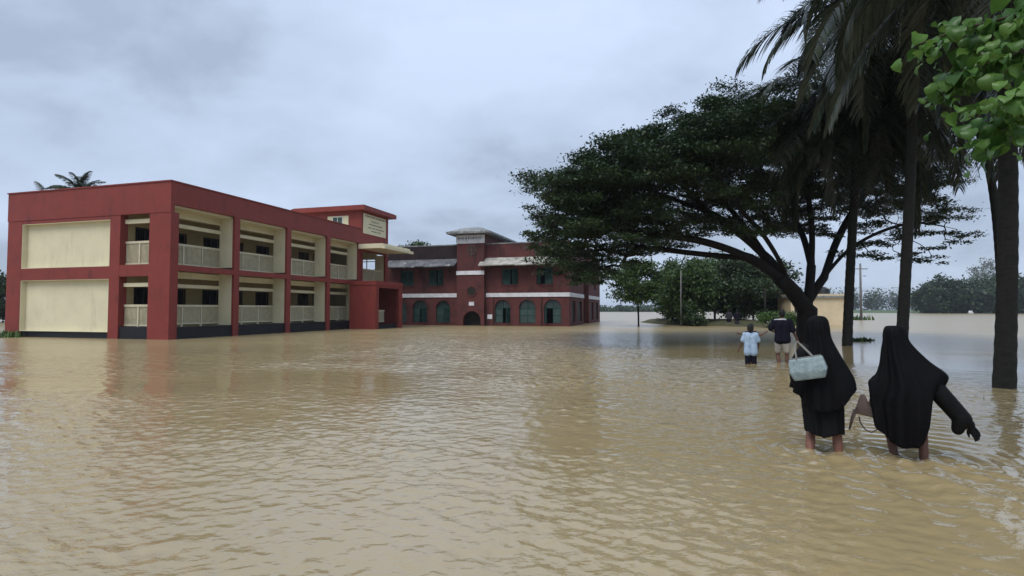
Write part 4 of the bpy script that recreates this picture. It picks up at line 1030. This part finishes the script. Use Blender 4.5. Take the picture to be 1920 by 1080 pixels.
def loft(name, mat, parent, rings, n=96, hem=None, folds=(.0, .0), seed=0, thick=.006, close_top=True, sub=6):
    """draped garment: rings of (z, xc, yc, rx, ry) from the top down, interpolated; hem(theta) gives the lowest z for each direction
    (theta 0 = her right, 90 = front, 270 = back); fold depth grows from folds[0] at the top to folds[1] at the hem."""
    rng = np.random.RandomState(seed); T = np.linspace(0, len(rings) - 1, (len(rings) - 1) * sub + 1); rg_ = np.array(rings)
    def cr(c):
        out_ = []
        for t in T:
            i = min(int(t), len(rings) - 2); f = t - i; p0, p1, p2, p3 = (c[max(i-1, 0)], c[i], c[i+1], c[min(i+2, len(c)-1)])
            out_.append(.5 * (2*p1 + (p2-p0)*f + (2*p0-5*p1+4*p2-p3)*f*f + (3*p1-p0-3*p2+p3)*f**3))
        return np.array(out_)
    Z, XC, YC, RX, RY = [cr(rg_[:, k]) for k in range(5)]
    th = np.linspace(0, 2*math.pi, n, endpoint=False); V = []; Q = []
    ph = rng.uniform(0, 6.28, 6); ks = rng.choice([5, 7, 10, 12, 14, 16, 18, 22], 6); am = rng.uniform(.4, 1, 6)
    for i in range(len(T)):
        u = i / (len(T) - 1); fd = folds[0] + (folds[1] - folds[0]) * u ** 1.3
        f = sum(a * (.64 - 1.6 * np.abs(np.sin(.5 * k * th + p + .5 * u * np.sin(p * 3) + .35 * np.sin(3 * th + p)))) if k % 2 == 0 else a * np.sin(k * th + p + 1.2 * u * np.sin(p * 3)) for a, k, p in zip(am, ks, ph)) / 3
        z = np.full(n, Z[i])
        if hem is not None:
            hz = np.array([hem(t) for t in th]); z = Z[0] + (Z[i] - Z[0]) * ((Z[0] - hz) / (Z[0] - Z[-1])) ** (u ** 2.2)
        x = XC[i] + np.cos(th) * (RX[i] + fd * f); y = YC[i] + np.sin(th) * (RY[i] + fd * f)
        for j in range(n): V.append((x[j], y[j], z[j]))
    m = len(T)
    for i in range(m - 1):
        for j in range(n): Q.append((i*n + j, (i+1)*n + j, (i+1)*n + (j+1) % n, i*n + (j+1) % n))
    me = bpy.data.meshes.new(name); F_ = Q + ([tuple(range(n))[::-1]] if close_top else [])
    me.from_pydata(V, [], F_); me.update()
    o = link(name, me, mat, parent, True)
    if thick:
        s_ = o.modifiers.new('t', 'SOLIDIFY'); s_.thickness = thick; s_.offset = -1
    return o
def bump_interp(tab):
    xs = [a for a, b in tab]; ys = [b for a, b in tab]
    return lambda t: float(np.interp(math.degrees(t) % 360, xs, ys, period=360))

# left woman: black khimar and abaya, pale bag on her shoulder
LWA, RWA = -R(28.9), -R(35.2)      # both walk along the road, away from the camera
LWS, RWS = (.95, 1, 1), (.88, 1, 1)
def woman_left():
    o = empty('person', LW, LWA, label='woman in black robe and veil with a pale bag over her shoulder, wading away', cat='person')
    o.scale = LWS; J, s = joints(1.54, dict(shL=(-.12, .01, 1.19), shR=(.09, .02, 1.19), knL=(-.12, .10, .42), anL=(-.135, -.08, .12), knR=(.12, .05, .43), anR=(.135, -.03, .07), elL=(-.25, .02, 1.02), wrL=(-.17, .20, 1.08), elR=(.16, .04, .98), wrR=(.10, .17, .92), hipL=(-.085, 0, .80), hipR=(.085, 0, .80)))
    organic(body_mesh(J, s), 'body', M['skin'], o, .009)
    loft('abaya', M['cloth2'], o, [(1.28, -0.005, 0, 0.130, 0.1), (1.15, -0.005, 0, 0.186, 0.145), (0.95, 0, 0, 0.195, 0.16), (0.75, -0.005, 0, 0.200, 0.17), (0.58, 0, -0.005, 0.195, 0.175), (0.42, 0.005, -0.01, 0.191, 0.175)], folds=(.006, .034), seed=3,
         hem=bump_interp([(0, .43), (90, .42), (180, .45), (225, .44), (270, .41), (315, .45)]))
    loft('khimar', M['cloth'], o, [(1.585, -0.03, 0, 0.025, 0.03), (1.575, -0.03, 0, 0.065, 0.075), (1.54, -0.032, 0, 0.098, 0.115), (1.47, -0.033, 0, 0.116, 0.135), (1.395, -0.03, -0.005, 0.122, 0.135), (1.33, -0.018, -0.01, 0.130, 0.145), (1.22, -0.012, -0.015, 0.180, 0.175), (1.08, 0.004, -0.02, 0.236, 0.205), (0.95, 0.018, -0.02, 0.283, 0.235), (0.85, 0.02, -0.02, 0.304, 0.245)],
         folds=(.001, .055), seed=5, hem=bump_interp([(0, .90), (40, .88), (90, .9), (150, .86), (180, .86), (205, .80), (235, .70), (270, .66), (292, .68), (308, .74), (322, .84), (335, .91), (350, .93)]))
    m = MB(); m.cap((-.15, -.03, 1.22), .09, (-.235, -.04, 1.08), .082); m.cap((-.235, -.04, 1.08), .082, (-.24, -.02, .95), .07); m.cap((-.24, -.02, .97), .07, (-.19, .17, 1.02), .055)
    organic(m, 'sleeve', M['cloth2'], o, .014)
    # bag
    b = empty('handbag', LW + Matrix.Rotation(LWA, 3, 'Z') @ V3(-.10, -.285, .985), 0, label='pale teal handbag hanging on the back of the woman', cat='bag')
    b.rotation_euler = (R(6), R(-12), LWA - R(6)); b.scale = (.82, .82, .82)
    m = MB(); 
    m.hull([(-.17, -.055, 0), (.16, -.055, 0), (.16, .055, 0), (-.17, .055, 0)], [(-.20, -.075, .10), (.20, -.075, .10), (.20, .075, .10), (-.20, .075, .10)])
    m.hull([(-.20, -.075, .099), (.20, -.075, .099), (.20, .075, .099), (-.20, .075, .099)], [(-.185, -.03, .25), (.185, -.03, .25), (.185, .03, .25), (-.185, .03, .25)])
    organic(m, 'bag_body', M['bag'], b, .010, 22)
    MB().box(-.17, .17, -.006, .006, .252, .262).build('zip', M['strap'], b)
    for y in (-.032, .032):
        MB().tube([(-.09, y, .20), (-.09, y, .27), (-.09, y + .05, .36), (-.06, .14 + y * .6, .44), (.0, .10 + y, .36), (.07, y + .02, .27), (.09, y, .20)], .0055, 6).build('strap', M['strap'], b, True)
woman_left()
def woman_right():
    o = empty('person', RW, RWA, label='woman in long black veil wading at the right with one arm held out', cat='person')
    o.scale = RWS; J, s = joints(1.46, dict(head=(-.066, .015, 1.365), neck=(-.05, 0, 1.24), shL=(-.14, 0, 1.15), shR=(.14, 0, 1.17), chest=(-.03, 0, 1.09), belly=(0, 0, .90), pelvis=(.02, 0, .80), hipL=(-.06, 0, .78), knL=(-.13, .10, .42), anL=(-.06, -.02, .09), hipR=(.11, 0, .78), knR=(.165, .06, .42), anR=(.165, -.03, .08),
                              elR=(.31, -.04, .89), wrR=(.51, .0, .65), elL=(-.23, .02, .93), wrL=(-.30, .09, .74)))
    organic(body_mesh(J, s), 'body', M['skind'], o, .009)
    loft('abaya', M['cloth2'], o, [(1.16, -0.03, 0, 0.130, 0.1), (1, -0.02, 0, 0.193, 0.15), (0.8, 0, 0, 0.207, 0.17), (0.62, 0.01, -0.01, 0.202, 0.175), (0.5, 0.015, -0.02, 0.189, 0.175), (0.44, 0.02, -0.03, 0.175, 0.165)], folds=(.006, .030), seed=8,
         hem=bump_interp([(0, .52), (60, .55), (120, .55), (180, .49), (225, .44), (270, .40), (315, .46)]))
    loft('khimar', M['cloth'], o, [(1.492, -0.064, 0, 0.050, 0.05), (1.485, -0.064, 0, 0.083, 0.085), (1.455, -0.064, 0, 0.103, 0.115), (1.4, -0.064, 0, 0.115, 0.132), (1.34, -0.06, -0.003, 0.122, 0.135), (1.25, -0.042, -0.01, 0.158, 0.15), (1.1, 0.006, -0.015, 0.226, 0.19), (0.97, 0.042, -0.02, 0.300, 0.225), (0.86, 0.022, -0.025, 0.352, 0.24), (0.72, 0.02, -0.03, 0.334, 0.24), (0.6, 0.02, -0.03, 0.310, 0.23)],
         folds=(.001, .055), seed=9, hem=bump_interp([(0, .95), (20, .92), (60, .85), (120, .85), (165, .80), (182, .78), (200, .70), (213, .54), (228, .44), (248, .40), (270, .375), (288, .39), (302, .44), (311, .58), (319, .84), (330, .90), (345, .93)]))
    m = MB(); m.cap((.16, 0, 1.10), .09, (.30, -.04, .89), .088); m.cap((.30, -.04, .89), .090, (.50, -.01, .65), .082); m.cap((.48, -.02, .65), .078, (.455, -.01, .565), .058)
    organic(m, 'sleeve', M['cloth2'], o, .012)
    m = MB(); add_hand(m, V3(.545, .01, .61), (.55, .12, -.80), (-.6, .7, 0), 1.05, .35); m.cap((.47, -.01, .68), .06, (.55, .01, .605), .050)
    organic(m, 'glove', M['cloth2'], o, .006, 3)
    b = empty('limp_bag', RW + Matrix.Rotation(RWA, 3, 'Z') @ V3(-.345, .02, .78), RWA, label='limp greyish-brown bag with a dangling strap beside the right woman', cat='bag')
    m = MB(); m.hull([(-.005, -.018, .03), (.03, -.018, .03), (.03, .018, .03), (-.005, .018, .03)], [(-.045, -.028, -.10), (.08, -.03, -.10), (.08, .03, -.10), (-.045, .028, -.10)])
    m.hull([(-.045, -.028, -.099), (.08, -.03, -.099), (.08, .03, -.099), (-.045, .028, -.099)], [(-.07, -.018, -.16), (.15, -.025, -.20), (.15, .025, -.20), (-.07, .018, -.16)]); organic(m, 'bag_body', M['brownbag'], b, .009, 4)
    MB().tube([(-.05, 0, -.13), (-.08, 0, -.22), (-.105, 0, -.33)], [.022, .016, .010], 6).build('strap_end', M['brownbag'], b, True)
    MB().tube([(-.02, -.02, -.19), (-.01, -.03, -.25), (.03, -.03, -.31), (.08, -.03, -.335), (.13, -.02, -.30), (.15, 0, -.22)], .006, 6).build('strap', M['greycloth'], b, True)
woman_right()

def walker(loc, H, pose, label, shirt, lower, skin='skind', sleeve=.7, hem=-.04, to=.85, hairlong=0, rz=0, loose=.022, extras=None, sink=0, wide=0, hs=1.0):
    o = empty('person', (loc.x, loc.y, -sink), rz, label=label, cat='person')
    J, s = joints(H, pose)
    organic(body_mesh(J, s, hs=hs), 'body', M[skin], o, .010); organic(hair_mesh(J, s * hs, hairlong), 'hair', M['hair'], o, .012); eyes(o, J, s * hs)
    organic(shirt_mesh(J, s, sleeve, hem, loose, wide), 'shirt', M[shirt], o, .012); organic(shorts_mesh(J, s, to), 'shorts', M[lower], o, .012)
    if extras: extras(o, J, s)
    return o
p = W(1468, 680)
def man_extra(o, J, s):
    m = MB(); m.tube([J['neck'] + V3(.075*math.cos(a), .07*math.sin(a), .0) * s for a in np.linspace(0, 6.28, 17)], .020*s, 6); m.build('collar', M['whitecloth'], o, True)
    m = MB(); m.tube([J['neck'] + V3(-.07, -.075, -.015) * s, (J['neck'] + J['shL']) / 2 + V3(0, -.055, .035) * s, J['shL'] + V3(-.02, -.045, .055) * s], .016*s, 6); m.tube([J['neck'] + V3(.07, -.075, -.015) * s, (J['neck'] + J['shR']) / 2 + V3(0, -.055, .035) * s], .014*s, 6); m.build('shoulder_stripe', M['whitecloth'], o, True)
walker(p, 1.66, dict(elR=(.27, .0, 1.06), wrR=(.36, .05, .86), elL=(-.30, .03, 1.13), wrL=(-.20, .22, 1.08), knL=(-.11, .10, .47), anL=(-.07, -.05, .12), knR=(.10, .02, .47), anR=(.10, -.04, .08)),
       'man in black shirt with white collar and beige shorts walking away near the big trunk', 'navy', 'beige', sleeve=.75, hem=-.05, to=.72, extras=man_extra, rz=-R(22), sink=.27, loose=.028)
p = W(1408, 683)
walker(p, 1.24, dict(elL=(-.20, .0, .80), wrL=(-.265, .02, .64), elR=(.19, .02, .80), wrR=(.19, .14, .68)), 'child in pale blue shirt and dark trousers wading beside the man', 'bluecloth', 'navy', sleeve=.7, hem=-.18, to=1.25, sink=.25, loose=.034, rz=-R(20), hairlong=.06, wide=.02, hs=1.28)
p = W(1409, 668)
walker(p, 1.24, dict(elL=(-.24, .06, .92), wrL=(-.36, .10, 1.00), elR=(.25, .05, .96), wrR=(.40, .10, .98)), 'child with arms spread, partly hidden behind the child in pale blue', 'maroon', 'greycloth', sleeve=.35, sink=.30, rz=math.pi, hs=1.25)
p = W(1367, 611)
walker(p, 1.66, {}, 'distant person in dark clothes standing under the grove, on the left', 'greycloth', 'navy', to=1.8, sink=.25, sleeve=.95)
p = W(1382, 612)
walker(p, 1.6, dict(elR=(.28, .05, 1.08), wrR=(.2, .2, .95)), 'distant person in dark clothes standing under the grove, on the right', 'navy', 'greycloth', to=1.8, sink=.25, sleeve=.95)

# ------------------------------------------------------------------ rain haze over the flooded plain
hz = bpy.data.materials.new('rain_haze'); hz.use_nodes = True; t = hz.node_tree; t.nodes.clear()
vo = t.nodes.new('ShaderNodeVolumePrincipled'); vo.inputs['Color'].default_value = (.86, .92, 1, 1); vo.inputs['Density'].default_value = .0003; vo.inputs['Anisotropy'].default_value = .2
oo = t.nodes.new('ShaderNodeOutputMaterial'); t.links.new(vo.outputs[0], oo.inputs['Volume'])
MB().box(-2600, 2600, -1000, 3600, -2.4, 26).build('haze', hz, kind='stuff')
